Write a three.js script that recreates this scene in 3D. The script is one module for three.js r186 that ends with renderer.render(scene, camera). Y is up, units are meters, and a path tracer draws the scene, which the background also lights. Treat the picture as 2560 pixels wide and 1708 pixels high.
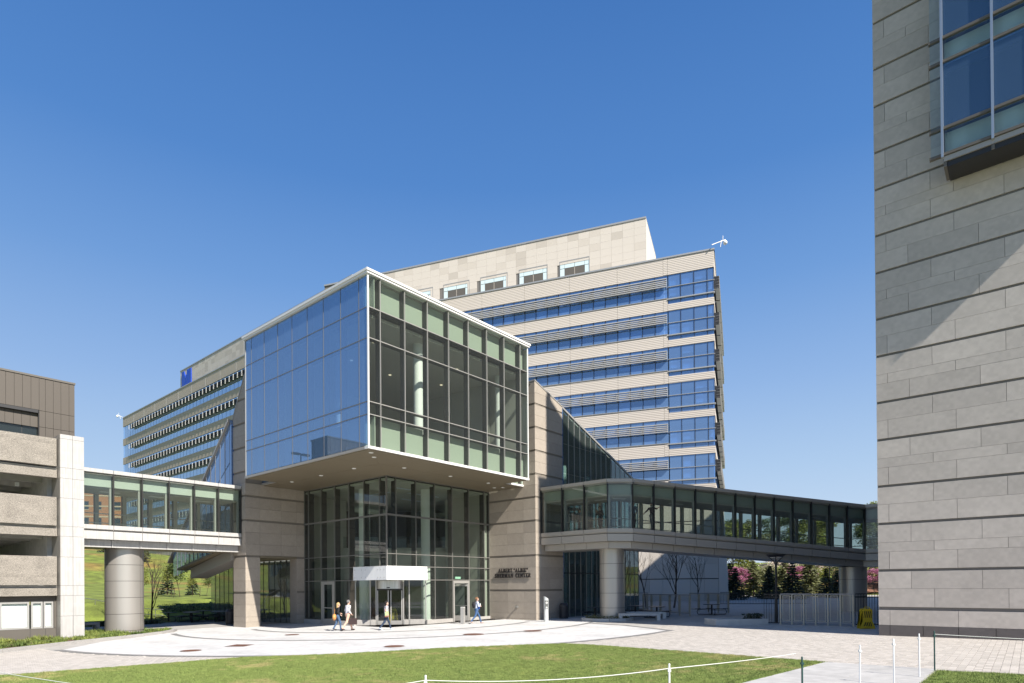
import * as THREE from 'three';
import { mergeGeometries, mergeVertices } from 'three/addons/utils/BufferGeometryUtils.js';
import { MarchingCubes } from 'three/addons/objects/MarchingCubes.js';
import { FontLoader } from 'three/addons/loaders/FontLoader.js';
import { TextGeometry } from 'three/addons/geometries/TextGeometry.js';

// ---------------------------------------------------------------- camera, sky, sun, exposure
const scene = new THREE.Scene();
const EYE = new THREE.Vector3(-18.19, 2.45, 24.49);
const camera = new THREE.PerspectiveCamera(2 * Math.atan(1455 / 1533) * 180 / Math.PI, 2560 / 2910, 0.1, 6000);
camera.position.copy(EYE);
{ // shift lens: the optical axis meets the picture low down, almost level, with a slight roll
  const yaw = 40.31 * Math.PI / 180, pitch = 0.3386 * Math.PI / 180;
  camera.lookAt(EYE.x + Math.cos(yaw) * Math.cos(pitch), EYE.y + Math.sin(pitch), EYE.z - Math.sin(yaw) * Math.cos(pitch));
  camera.rotateZ(-0.4247 * Math.PI / 180);
  camera.setViewOffset(2560, 2910, 0, 0, 2560, 1708);
}
const EXPOSURE = 1.76;
const renderer = new THREE.WebGLRenderer({ antialias: true });
renderer.setSize(1024, 683);
renderer.toneMapping = THREE.LinearToneMapping;
renderer.toneMappingExposure = EXPOSURE;
renderer.shadowMap.enabled = true;
{ // clear spring sky, deeper blue with height
  const W = 256, H = 512, d = new Float32Array(W * H * 4);
  const stops = [[-90, [.16, .17, .16]], [-2, [.20, .22, .22]], [0, [.66, .77, .90]], [5, [.54, .69, .88]], [10, [.43, .605, .85]], [17, [.29, .47, .79]], [25, [.165, .345, .70]], [33, [.092, .25, .605]], [44, [.061, .188, .505]], [60, [.045, .152, .45]], [90, [.036, .128, .40]]];
  for (let j = 0; j < H; j++) {
    const el = ((j + .5) / H - .5) * 180;
    let k = 1; while (k < stops.length - 1 && stops[k][0] < el) k++;
    const [e0, c0] = stops[k - 1], [e1, c1] = stops[k], t = Math.min(1, Math.max(0, (el - e0) / (e1 - e0)));
    for (let i = 0; i < W; i++) { const o = (j * W + i) * 4; for (let q = 0; q < 3; q++) d[o + q] = (c0[q] + (c1[q] - c0[q]) * t) / EXPOSURE; d[o + 3] = 1; }
  }
  const t = new THREE.DataTexture(d, W, H, THREE.RGBAFormat, THREE.FloatType);
  t.mapping = THREE.EquirectangularReflectionMapping; t.magFilter = THREE.LinearFilter; t.minFilter = THREE.LinearFilter; t.needsUpdate = true;
  scene.background = t; scene.environment = t;
}
const sun = new THREE.DirectionalLight(new THREE.Color(1, .94, .85), 5.0);
sun.position.set(-0.17 * 90, 0.89 * 90, 1.0 * 90);
sun.target.position.set(0, 0, 0);
sun.castShadow = true; sun.shadow.mapSize.set(4096, 4096);
Object.assign(sun.shadow.camera, { left: -110, right: 110, top: 110, bottom: -110, near: 1, far: 400 });
scene.add(sun, sun.target);

// ---------------------------------------------------------------- helpers
let seed = 7;
const rnd = () => { seed = (seed * 1664525 + 1013904223) >>> 0; return seed / 4294967296; };
const rr = (a, b) => a + (b - a) * rnd();
const lerp = (a, b, t) => a + (b - a) * t;
const clamp = (x, a, b) => Math.min(b, Math.max(a, x));
const V = (x, y, z) => new THREE.Vector3(x, y, z);
const used = {};
const numbered = (n) => { const k = used[n] = (used[n] ?? -1) + 1; return k ? n + '_' + String(k).padStart(3, '0') : n; };
function tag(o, label, category, group, kind) {
  if (label) o.userData.label = label; if (category) o.userData.category = category;
  if (group) o.userData.group = group; if (kind) o.userData.kind = kind; return o;
}
function thing(name, label, category, pos = [0, 0, 0], turn = 0, group) {
  const o = new THREE.Group(); o.name = numbered(name); o.position.set(...pos); o.rotation.y = turn; scene.add(o);
  return tag(o, label, category, group);
}
function part(parent, name, pos = [0, 0, 0], turnDeg = 0) {
  const o = new THREE.Group(); o.name = name; o.position.set(...pos); o.rotation.y = turnDeg * Math.PI / 180; parent.add(o); return o;
}
function put(parent, name, geo, mat) {
  const m = new THREE.Mesh(geo, mat); m.name = parent === scene ? numbered(name) : name; m.castShadow = m.receiveShadow = true; parent.add(m); return m;
}
const struct = (name, geo, mat) => tag(put(scene, name, geo, mat), null, null, null, 'structure');
function copy(o, pos, turn, label, group, sc) {
  const c = o.clone(); c.name = numbered(o.name.replace(/_\d{3}$/, '')); c.userData = { ...o.userData }; if (label) c.userData.label = label; if (group) c.userData.group = group;
  if (pos) c.position.set(...pos); if (turn !== undefined) c.rotation.y = turn; if (sc) c.scale.setScalar(sc); scene.add(c); return c;
}
const ground = (x, z) => -.07 + .0125 * x + .0055 * z;      // the plaza drains: a gentle cross-fall

// flat-faced solid from quads/tris; uv in metres
function solid(faces, shift = 0) {
  const p = [], n = [], u = [];
  const a = V(), b = V(), nn = V();
  for (const f of faces) {
    a.subVectors(f[1], f[0]); b.subVectors(f[2], f[0]); nn.crossVectors(a, b).normalize();
    const ax = Math.abs(nn.x), ay = Math.abs(nn.y), az = Math.abs(nn.z);
    const uv = (q) => ay > ax && ay > az ? [q.x + shift, q.z + shift] : ax > az ? [q.z + shift, q.y + shift] : [q.x + shift, q.y + shift];
    for (let k = 1; k < f.length - 1; k++) for (const q of [f[0], f[k], f[k + 1]]) { p.push(q.x, q.y, q.z); n.push(nn.x, nn.y, nn.z); u.push(...uv(q)); }
  }
  const g = new THREE.BufferGeometry();
  g.setAttribute('position', new THREE.Float32BufferAttribute(p, 3)); g.setAttribute('normal', new THREE.Float32BufferAttribute(n, 3)); g.setAttribute('uv', new THREE.Float32BufferAttribute(u, 2));
  return g;
}
// eight corners: bottom 0-3 counter-clockwise seen from above, top 4-7
const hexa = (c, shift) => solid([[c[4], c[5], c[6], c[7]], [c[3], c[2], c[1], c[0]], [c[0], c[1], c[5], c[4]], [c[1], c[2], c[6], c[5]], [c[2], c[3], c[7], c[6]], [c[3], c[0], c[4], c[7]]], shift);
const bx = (x0, x1, y0, y1, z0, z1, shift = 0) => hexa([V(x0, y0, z1), V(x1, y0, z1), V(x1, y0, z0), V(x0, y0, z0), V(x0, y1, z1), V(x1, y1, z1), V(x1, y1, z0), V(x0, y1, z0)], shift);
const box = (parent, name, mat, x0, x1, y0, y1, z0, z1, shift = 0) => put(parent, name, bx(x0, x1, y0, y1, z0, z1, shift), mat);
// polygon in x,y (counter-clockwise) pulled from z0 to z1
const slabXY = (pts, z0, z1, shift) => { const F = pts.map(([x, y]) => V(x, y, z1)), B = pts.map(([x, y]) => V(x, y, z0)).reverse(), n = pts.length; return solid([F, B, ...pts.map((_, i) => { const j = (i + 1) % n, a = pts[i], b = pts[j]; return [V(a[0], a[1], z0), V(b[0], b[1], z0), V(b[0], b[1], z1), V(a[0], a[1], z1)]; })], shift); };
// polygon in x,z pulled from y0 to y1 (numbers or functions of x,z); convex
const slabXZ = (pts, y0, y1, shift) => { const f = (y, p) => V(p[0], typeof y === 'function' ? y(...p) : y, p[1]); const T = pts.map((p) => f(y1, p)), B = pts.map((p) => f(y0, p)), n = pts.length; return solid([T, [...B].reverse(), ...pts.map((_, i) => { const j = (i + 1) % n; return [B[i], B[j], T[j], T[i]]; })], shift); };
const clip = (poly, a, b, c) => { const out = []; for (let i = 0; i < poly.length; i++) { const P = poly[i], Q = poly[(i + 1) % poly.length], p = a * P[0] + b * P[1] - c, q = a * Q[0] + b * Q[1] - c; if (p <= 0) out.push(P); if ((p < 0 && q > 0) || (p > 0 && q < 0)) { const t = p / (p - q); out.push([lerp(P[0], Q[0], t), lerp(P[1], Q[1], t)]); } } return out; };
const rect = (x0, x1, y0, y1) => [[x0, y0], [x1, y0], [x1, y1], [x0, y1]];
function tube(pts, radii, sides = 6) {           // tapered tube along points
  const p = [], idx = [], N = pts.length;
  for (let i = 0; i < N; i++) {
    const t = V().subVectors(pts[Math.min(N - 1, i + 1)], pts[Math.max(0, i - 1)]).normalize();
    const a = Math.abs(t.y) > .9 ? V(1, 0, 0) : V(0, 1, 0), u = V().crossVectors(t, a).normalize(), w = V().crossVectors(t, u);
    const r = Array.isArray(radii) ? radii[i] : radii;
    for (let k = 0; k < sides; k++) { const g = k / sides * Math.PI * 2; p.push(pts[i].x + (u.x * Math.cos(g) + w.x * Math.sin(g)) * r, pts[i].y + (u.y * Math.cos(g) + w.y * Math.sin(g)) * r, pts[i].z + (u.z * Math.cos(g) + w.z * Math.sin(g)) * r); }
  }
  for (let i = 0; i < N - 1; i++) for (let k = 0; k < sides; k++) { const a = i * sides + k, b = i * sides + (k + 1) % sides; idx.push(a, b, a + sides, b, b + sides, a + sides); }
  for (let k = 1; k < sides - 1; k++) { idx.push(0, k + 1, k); const o = (N - 1) * sides; idx.push(o, o + k, o + k + 1); }
  const g = new THREE.BufferGeometry(); g.setAttribute('position', new THREE.Float32BufferAttribute(p, 3)); g.setIndex(idx); g.computeVertexNormals();
  const uv = new Float32Array(N * sides * 2); for (let i = 0; i < N * sides; i++) { uv[2 * i] = (i % sides) / sides; uv[2 * i + 1] = Math.floor(i / sides); } g.setAttribute('uv', new THREE.BufferAttribute(uv, 2));
  return g;
}
const rod = (a, b, r, sides = 6) => tube([a, b], r, sides);
const cyl = (r0, r1, y0, y1, sides = 24, x = 0, z = 0) => { const g = new THREE.CylinderGeometry(r1, r0, y1 - y0, sides); g.translate(x, (y0 + y1) / 2, z); return g; };

// ---------------------------------------------------------------- textures (grain, grit and stains only)
const hash = (x, y, s) => { let h = (x * 374761393 + y * 668265263 + s * 974711) | 0; h = Math.imul(h ^ (h >>> 13), 1274126177); return ((h ^ (h >>> 16)) >>> 0) / 4294967296; };
function vnoise(x, y, per, s) { const xi = Math.floor(x), yi = Math.floor(y), fx = x - xi, fy = y - yi, w = (n) => ((n % per) + per) % per, sx = fx * fx * (3 - 2 * fx), sy = fy * fy * (3 - 2 * fy); return lerp(lerp(hash(w(xi), w(yi), s), hash(w(xi + 1), w(yi), s), sx), lerp(hash(w(xi), w(yi + 1), s), hash(w(xi + 1), w(yi + 1), s), sx), sy); }
function texture(n, metres, fn, srgb = true) {
  const d = new Uint8Array(n * n * 4);
  for (let j = 0; j < n; j++) for (let i = 0; i < n; i++) { const c = fn(i / n, j / n, i, j), o = (j * n + i) * 4; if (Array.isArray(c)) { d[o] = clamp(c[0], 0, 1) * 255; d[o + 1] = clamp(c[1], 0, 1) * 255; d[o + 2] = clamp(c[2], 0, 1) * 255; } else d[o] = d[o + 1] = d[o + 2] = clamp(c, 0, 1) * 255; d[o + 3] = 255; }
  const t = new THREE.DataTexture(d, n, n); t.wrapS = t.wrapT = THREE.RepeatWrapping; t.magFilter = THREE.LinearFilter; t.minFilter = THREE.LinearMipmapLinearFilter; t.generateMipmaps = true;
  t.repeat.set(1 / metres, 1 / metres); if (srgb) t.colorSpace = THREE.SRGBColorSpace; t.needsUpdate = true; return t;
}
const TX = {
  granite: texture(512, 1.3, (u, v, i, j) => .80 + .22 * (hash(i, j, 1) - .5) + .16 * (vnoise(u * 128, v * 128, 128, 2) - .5) + .03 * (vnoise(u * 6, v * 6, 6, 3) - .5)),
  stone: texture(512, 3.7, (u, v, i, j) => .86 + .05 * (hash(i, j, 4) - .5) + .035 * (vnoise(u * 5, v * 5, 5, 5) - .5) + .05 * (vnoise(u * 30, v * 30, 30, 6) - .5)),
  aggregate: texture(512, 1.9, (u, v, i, j) => .78 + .30 * (hash(i >> 1, j >> 1, 7) - .5) + .22 * (vnoise(u * 90, v * 90, 90, 8) - .5) + .10 * (vnoise(u * 4, v * 7, 28, 9) - .5)),
  concrete: texture(512, 4.3, (u, v, i, j) => .88 + .07 * (hash(i, j, 10) - .5) + .09 * (vnoise(u * 4, v * 4, 4, 11) - .5) + .08 * (vnoise(u * 22, v * 22, 22, 12) - .5)),
  lawn: texture(512, 6.1, (u, v, i, j) => { const a = vnoise(u * 9, v * 9, 9, 13), b = vnoise(u * 60, v * 60, 60, 14), c = hash(i, j, 15), t = .75 + .3 * (a - .5) + .3 * (b - .5) + .25 * (c - .5), dry = clamp((a - .62) * 3, 0, 1) * .5; return [t * (.82 + .35 * dry), t, t * (.62 + .3 * dry)]; }),
  meadow: texture(512, 31, (u, v, i, j) => { const a = vnoise(u * 7, v * 7, 7, 16), b = vnoise(u * 40, v * 40, 40, 17), c = hash(i, j, 18), t = .75 + .25 * (b - .5) + .2 * (c - .5), dry = clamp((a - .55) * 3.2, 0, 1); return [t * lerp(.90, 1.08, dry), t * lerp(1, .93, dry), t * lerp(.66, .76, dry)]; }),
  soil: texture(256, 2.3, (u, v, i, j) => .7 + .5 * (hash(i, j, 19) - .5) + .3 * (vnoise(u * 24, v * 24, 24, 20) - .5)),
  brushed: texture(256, 1.1, (u, v, i, j) => .86 + .10 * (hash(i, 3, 21) - .5) + .05 * (vnoise(u * 9, v * 3, 27, 22) - .5)),
  bark: texture(256, .6, (u, v, i, j) => .7 + .4 * (vnoise(u * 40, v * 8, 40, 23) - .5) + .2 * (hash(i, j, 24) - .5)),
  ribs: texture(256, 2, (u, v) => .5 + .5 * Math.sin(v * 2 * Math.PI * 10), false),
};
function mat(r, g, b, rough = .8, metal = 0, o = {}) {
  const { map, bump, ...rest } = o, m = new THREE.MeshPhysicalMaterial({ roughness: rough, metalness: metal, ...rest });
  m.color.setRGB(r, g, b);
  if (map) { m.map = map; m.color.multiplyScalar(1 / .70); }          // the grain maps average about 0.7 in linear light
  if (bump) { m.bumpMap = map; m.bumpScale = bump; }
  return m;
}
const glass = (r, g, b, ior, metal = 0, rough = 0) => { const m = new THREE.MeshPhysicalMaterial({ transmission: 1, thickness: 0, roughness: rough, ior, metalness: metal, side: THREE.DoubleSide }); m.color.setRGB(r, g, b); return m; };
const M = {
  granite: [0, 1, 2].map((k) => mat(.37 + .025 * k, .32 + .022 * k, .265 + .018 * k, .85, 0, { map: TX.granite, bump: .002 })),
  stone: [0, 1, 2, 3].map((k) => mat(.425 + .02 * k, .385 + .018 * k, .345 + .016 * k, .85, 0, { map: TX.stone })),
  stoneBack: mat(.17, .16, .15, .9), plinth: mat(.10, .088, .085, .55, 0, { map: TX.stone }),
  recess: mat(.20, .175, .145, .9),
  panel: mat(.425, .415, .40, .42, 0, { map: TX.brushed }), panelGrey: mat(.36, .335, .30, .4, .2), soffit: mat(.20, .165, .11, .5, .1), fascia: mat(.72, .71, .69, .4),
  frame: mat(.40, .385, .36, .4, .35), frameLight: mat(.74, .735, .72, .4, .1), darkFrame: mat(.028, .027, .027, .5, .2), dark: mat(.03, .03, .032, .6),
  aggregate: mat(.315, .285, .245, .95, 0, { map: TX.aggregate, bump: .004 }), concrete: mat(.46, .45, .43, .85, 0, { map: TX.concrete }),
  apron: mat(.475, .468, .46, .85, 0, { map: TX.concrete }), band: mat(.22, .214, .208, .8, 0, { map: TX.granite }), kerb: mat(.40, .385, .37, .8, 0, { map: TX.granite }),
  brown: mat(.095, .081, .067, .6, .1), brownLow: mat(.12, .108, .092, .6, .1), whiteBlind: mat(.78, .83, .82, .7),
  steel: mat(.55, .54, .52, .28, .85, { map: TX.brushed }), steelDull: mat(.45, .44, .42, .45, .5), blackMetal: mat(.018, .018, .02, .45, .2), iron: mat(.14, .062, .04, .8, .2),
  tanWall: [0, 1, 2].map((k) => mat([.60, .56, .50][k], [.545, .505, .45][k], [.48, .44, .39][k], .75, 0)),
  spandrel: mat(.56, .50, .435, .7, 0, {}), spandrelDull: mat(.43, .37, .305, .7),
  green: mat(.36, .40, .335, .45), interior: mat(.46, .45, .41, .9), ceiling: mat(.48, .47, .43, .9), wood: mat(.07, .048, .034, .6), white: mat(.8, .8, .78, .6), carpet: mat(.12, .115, .11, .95),
  lawn: mat(.19, .215, .075, .95, 0, { map: TX.lawn }), meadow: mat(.235, .232, .085, .95, 0, { map: TX.meadow }), soil: mat(.16, .09, .055, .95, 0, { map: TX.soil }),
  bark: mat(.10, .075, .055, .95, 0, { map: TX.bark }), barkPale: mat(.22, .18, .14, .95, 0, { map: TX.bark }),
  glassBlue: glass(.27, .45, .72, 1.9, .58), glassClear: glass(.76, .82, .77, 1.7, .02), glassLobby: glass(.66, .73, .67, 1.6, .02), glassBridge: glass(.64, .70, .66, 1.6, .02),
  glassTower: glass(.40, .55, .75, 2.0, .46), glassAtrium: glass(.62, .72, .70, 1.6, .03), glassDark: glass(.5, .58, .58, 1.5, .02), glassPassage: glass(.45, .5, .46, 2.2, .5),
};
M.glassTower.color.setRGB(.30, .50, .84); M.glassTower.metalness = .5; M.spandrel.bumpMap = M.spandrelDull.bumpMap = TX.ribs; M.spandrel.bumpScale = M.spandrelDull.bumpScale = .02;
// ---------------------------------------------------------------- ground, plaza, lawn
const CX = 9.5, CZ = -9.5;                                   // centre of the paving rings
function hillHeight(x, z) {
  const K = [[-400, 17], [-250, 16], [-140, 12], [-104, 8.8], [-78, 3.6], [-57, 2.35], [-40, 1.9], [-31.6, 1.62], [-30, .8], [-28.6, .5], [-27.8, 0]];
  let h = 0;
  if (z < -27.8) { let i = 1; while (i < K.length - 1 && K[i][0] < z) i++; const [z0, h0] = K[i - 1], [z1, h1] = K[i]; h = lerp(h0, h1, clamp((z - z0) / (z1 - z0), 0, 1)); }
  const away = 1 - clamp((x - 34) / 30, 0, 1);
  h *= away;
  const e = clamp((x - 66) / 60, 0, 1); h += 7 * e * e * (3 - 2 * e) * clamp((z + 140) / 60, 0, 1);
  return h;
}
const land = (x, z) => { const far = clamp((Math.hypot(x, z) - 60) / 80, 0, 1); return lerp(ground(x, z), 0, far) - .05 + hillHeight(x, z); };
{
  const xs = [], zs = []; for (let v = -60; v <= 150; v += 3) xs.push(v); for (let v = -170; v <= 70; v += 3) zs.push(v);
  const X = [-3000, -900, -300, -150, -90, ...xs, 190, 300, 900, 3000], Z = [-3000, -900, -400, -250, -200, ...zs, 110, 200, 500, 1500, 3000];
  const p = [], uv = [], idx = [];
  for (const z of Z) for (const x of X) { p.push(x, land(x, z) + (Math.abs(x) < 150 && z < -45 ? .25 * (vnoise(x / 9, z / 9, 997, 40) - .5) : 0), z); uv.push(x, z); }
  for (let j = 0; j < Z.length - 1; j++) for (let i = 0; i < X.length - 1; i++) { const a = j * X.length + i, b = a + 1, c = a + X.length, d = c + 1; idx.push(a, c, b, b, c, d); }
  const g = new THREE.BufferGeometry(); g.setAttribute('position', new THREE.Float32BufferAttribute(p, 3)); g.setAttribute('uv', new THREE.Float32BufferAttribute(uv, 2)); g.setIndex(idx); g.computeVertexNormals();
  struct('ground', g, M.meadow);
}
function sheet(name, pts, lift, m, hole) {                   // a thin laid surface that follows the cross-fall
  const s = new THREE.Shape(pts.map(([x, z]) => new THREE.Vector2(x, -z)));
  if (hole) s.holes.push(new THREE.Path(hole.map(([x, z]) => new THREE.Vector2(x, -z))));
  const g = new THREE.ShapeGeometry(s, 1), P = g.attributes.position, U = g.attributes.uv;
  for (let i = 0; i < P.count; i++) { const x = P.getX(i), z = -P.getY(i); P.setXYZ(i, x, ground(x, z) + lift, z); U.setXY(i, x, z); }
  g.computeVertexNormals(); return struct(name, g, m);
}
const arc = (r, a0, a1, n) => Array.from({ length: n + 1 }, (_, i) => { const a = lerp(a0, a1, i / n) * Math.PI / 180; return [CX + r * Math.cos(a), CZ + r * Math.sin(a)]; });
M.plaza = mat(.33, .315, .295, .9, 0, { map: TX.concrete }); M.shadeCourt = M.plaza;
sheet('plaza_paving', [[-60, -12], [-60, 60], [60, 60], [90, 24], [90, -20], [50, -27.6], [-2, -27.6], [-14, -22], [-14, -12]], .0, M.plaza);
// white concrete apron in front of the doors
sheet('concrete_apron', [...arc(20, 176, 86, 60), [12.4, 7], [13, 4.2], [17.2, 3], [17.2, -2], [12, -12], [4, -16], [-2.6, -16.5], [-5, -13.2], [-8, -11.2]], .006, M.apron);
const ring = (name, r, w, a0, a1) => sheet(name, [...arc(r + w / 2, a0, a1, 60), ...arc(r - w / 2, a1, a0, 60)], .011, M.band);
ring('paving_band', 20.1, .35, 176, 84); ring('paving_band', 13.9, .32, 196, 66); ring('paving_band', 9.6, .34, 195, 70);
sheet('paving_band', [[10.3, 10.6], [10.5, 10.9], [12.7, 6.9], [13.3, 4.2], [12.95, 4.1], [12.35, 6.8]], .013, M.band);
// expansion joints cut in the apron are too fine to see; the covers are not
function cover(x, z, r, label, square) {
  const t = thing('manhole_cover', label, 'manhole cover', [x, ground(x, z) + .012, z], rr(0, .6), 'rusty covers set in the apron');
  if (square) { box(t, 'frame', M.steelDull, -r, r, 0, .006, -r, r); box(t, 'lid', M.iron, -r * .92, r * .92, .004, .012, -r * .92, r * .92); return; }
  put(t, 'frame', cyl(r, r, 0, .006, 32), M.steelDull);
  const lid = put(t, 'lid', cyl(r * .93, r * .93, .004, .012, 32), M.iron);
  for (let k = -3; k <= 3; k++) box(lid, 'rib', M.iron, -Math.sqrt(Math.max(0, .7 - k * k * .06)) * r, Math.sqrt(Math.max(0, .7 - k * k * .06)) * r, .012, .017, k * r * .22 - .02, k * r * .22 + .02);
}
cover(-1.83, 4.14, .44, 'rusty round manhole cover closest to the lawn edge');
cover(4.03, 3.11, .56, 'rusty round manhole cover on the middle grey paving band');
cover(7.02, 4.5, .52, 'rusty round manhole cover nearest the call box pillar');
cover(-5.21, -2.44, .46, 'rusty square access cover in the white concrete apron', true);
cover(-7.4, -2.18, .42, 'pale round cover with rusty rim beside the square one');
cover(-.81, -5.69, .38, 'rusty round manhole cover nearest the stone passage pier');

// unit pavers
const lawnA = [[-34, -3], [-14, .2], [-11, 1.25], [-7.4, 2.35], [-4.7, 4.75], [-1.2, 6.7], [1.6, 9.0], [2.45, 9.95], [2.5, 10.6], [2.3, 15], [2.0, 17.8], [1.85, 19.75], [-2.9, 19.1], [-34, 14.6]];
const lawnB = [[1.55, 22.55], [1.85, 24.4], [2.1, 32], [-34, 40], [-34, 22], [-12, 22.3]];
const path = [[1.9, 19.8], [1.5, 22.5], [-12, 22.2], [-34, 21.9], [-34, 14.7], [-2.9, 19.15]];
const inside = (p, x, z) => { let c = false; for (let i = 0, j = p.length - 1; i < p.length; j = i++) if ((p[i][1] > z) !== (p[j][1] > z) && x < (p[j][0] - p[i][0]) * (z - p[i][1]) / (p[j][1] - p[i][1]) + p[i][0]) c = !c; return c; };
{
  const host = part(scene, 'paver_field'); host.userData.kind = 'structure';
  const spots = [], c = new THREE.Color();
  for (let r = -60; r < 190; r++) for (let k = -190; k < 160; k++) {
    const x = (k + (r % 2 ? .5 : 0)) * .206, z = -9 + r * .186;
    const right = x > 1.5 && x < 16.5 && z > 9 && z < 26, left = x > -26 && x < 1 && z > -10 && z < 6;
    if (!right && !left) continue;
    const d = Math.hypot(x - CX, z - CZ);
    if (d < 20.4 && x < 12.6 && !(x > 10.6 && z > 10.9 - (x - 10.5) * 1.8)) continue;
    if (inside(lawnA, x, z) || inside(lawnA, x + .15, z - .1) || inside(lawnA, x + .2, z) || inside(path, x, z) || inside(lawnB, x, z) || inside(lawnB, x - .12, z)) continue;
    if (left && z < -9.4 + (x + 12.4) * -.5 + .5 && x > -13) continue;
    if (left && x < -12.3 && z < -9.2) continue;
    spots.push([x, z, Math.hypot(x - EYE.x, z - EYE.z), z > 9]);
  }
  spots.sort((a, b) => a[2] - b[2]);
  const g = bx(-.099, .099, -.02, .009, -.089, .089); const tones = [0, 1, 2, 3].map((q) => mat(.41 + .035 * q, .378 + .032 * q, .34 + .03 * q, .9));
  const vis = [], rest = [];
  for (const s of spots) { const f = (s[0] - EYE.x) * .7627 - (s[1] - EYE.z) * .6468, l = (s[0] - EYE.x) * .6468 + (s[1] - EYE.z) * .7627; if (vis.length < 300 && s[3] && f > 12 && Math.abs(l / f) < .83 && 1464 + 2.4 / f * 1533 < 1706) vis.push(s); else rest.push(s); }
  for (const [x, z] of vis) { const m = put(host, 'paver', g, tones[Math.floor(rnd() * 4)]); m.position.set(x, ground(x, z) + .006 + rr(-.001, .002), z); }
  const im = new THREE.InstancedMesh(g, mat(1, 1, 1, .9), rest.length), mt = new THREE.Matrix4();
  rest.forEach(([x, z], i) => { mt.makeTranslation(x, ground(x, z) + .006 + rr(-.001, .002), z); im.setMatrixAt(i, mt); const t = rnd(); im.setColorAt(i, c.setRGB(.41 + .105 * t, .378 + .096 * t, .34 + .09 * t)); });
  im.name = 'paver_carpet'; im.userData.kind = 'stuff'; im.castShadow = im.receiveShadow = true; host.add(im);
}
sheet('lawn', lawnA, .03, M.lawn); sheet('lawn', lawnB, .03, M.lawn);
sheet('path', path, .02, M.concrete);
{ // slabs of the path, each lifted a little from its bed
  const slab = mat(.37, .362, .352, .85, 0, { map: TX.concrete }), host = scene.getObjectByName('path');
  for (let k = 0; k < 9; k++) for (let q = 0; q < 2; q++) {
    const x1 = 1.86 - k * 1.42, x0 = x1 - 1.41, zL = (x) => 19.76 + (x - 1.85) * .138, zR = (x) => 22.5 + (x - 1.5) * .022, zz = (x, t) => lerp(zL(x), zR(x), t);
    const a = q * .5, b = a + .497;
    put(host, 'paving_slab', slabXZ([[x0, zz(x0, b)], [x1, zz(x1, b)], [x1, zz(x1, a)], [x0, zz(x0, a)]], (x, z) => ground(x, z) + .022, (x, z) => ground(x, z) + .034, k * 3.1 + q), slab);
  }
}
function blades(n, h, w) { const p = []; for (let k = 0; k < n; k++) { const a = rnd() * 6.283, d = Math.sqrt(rnd()) * .07, x = Math.cos(a) * d, z = Math.sin(a) * d, b = rnd() * 6.283, l = rr(.3, .9) * h, hh = h * rr(.55, 1), cx = Math.cos(b), cz = Math.sin(b); p.push(x - cz * w, 0, z + cx * w, x + cz * w, 0, z - cx * w, x + cx * l * .6, hh, z + cz * l * .6); } const g = new THREE.BufferGeometry(); g.setAttribute('position', new THREE.Float32BufferAttribute(p, 3)); g.computeVertexNormals(); return g; }
{ // grass blades on both lawns
  const g = blades(16, .05, .0045), spots = [];
  for (let k = 0; k < 150000; k++) {
    const x = rr(-16, 2.6), z = rr(-.5, 25.5), f = (x - EYE.x) * .7627 - (z - EYE.z) * .6468, l = (x - EYE.x) * .6468 + (z - EYE.z) * .7627;
    if (f < 9 || Math.abs(l / f) > .9 || !(inside(lawnA, x, z) || inside(lawnB, x, z))) continue;
    spots.push([x, z]);
  }
  const im = new THREE.InstancedMesh(g, mat(1, 1, 1, .9, 0, { side: THREE.DoubleSide }), spots.length), o = new THREE.Object3D(), c = new THREE.Color();
  spots.forEach(([x, z], i) => {
    o.position.set(x, ground(x, z) + .028, z); o.rotation.y = rnd() * 6.28; o.scale.setScalar(rr(.7, 1.25)); o.updateMatrix(); im.setMatrixAt(i, o.matrix);
    const a = vnoise(x / 1.7, z / 1.7, 499, 50), b = vnoise(x / .35, z / .35, 4999, 51), dry = clamp((a * .6 + b * .5 - .68) * 4, 0, 1) * .7, t = rr(.75, 1.2);
    im.setColorAt(i, c.setRGB(lerp(.20, .40, dry) * t, lerp(.255, .34, dry) * t, lerp(.068, .15, dry) * t));
  });
  im.name = 'grass'; tag(im, 'short green grass on the plaza lawns', 'grass', null, 'stuff'); im.castShadow = im.receiveShadow = true; scene.add(im);
}
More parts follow.
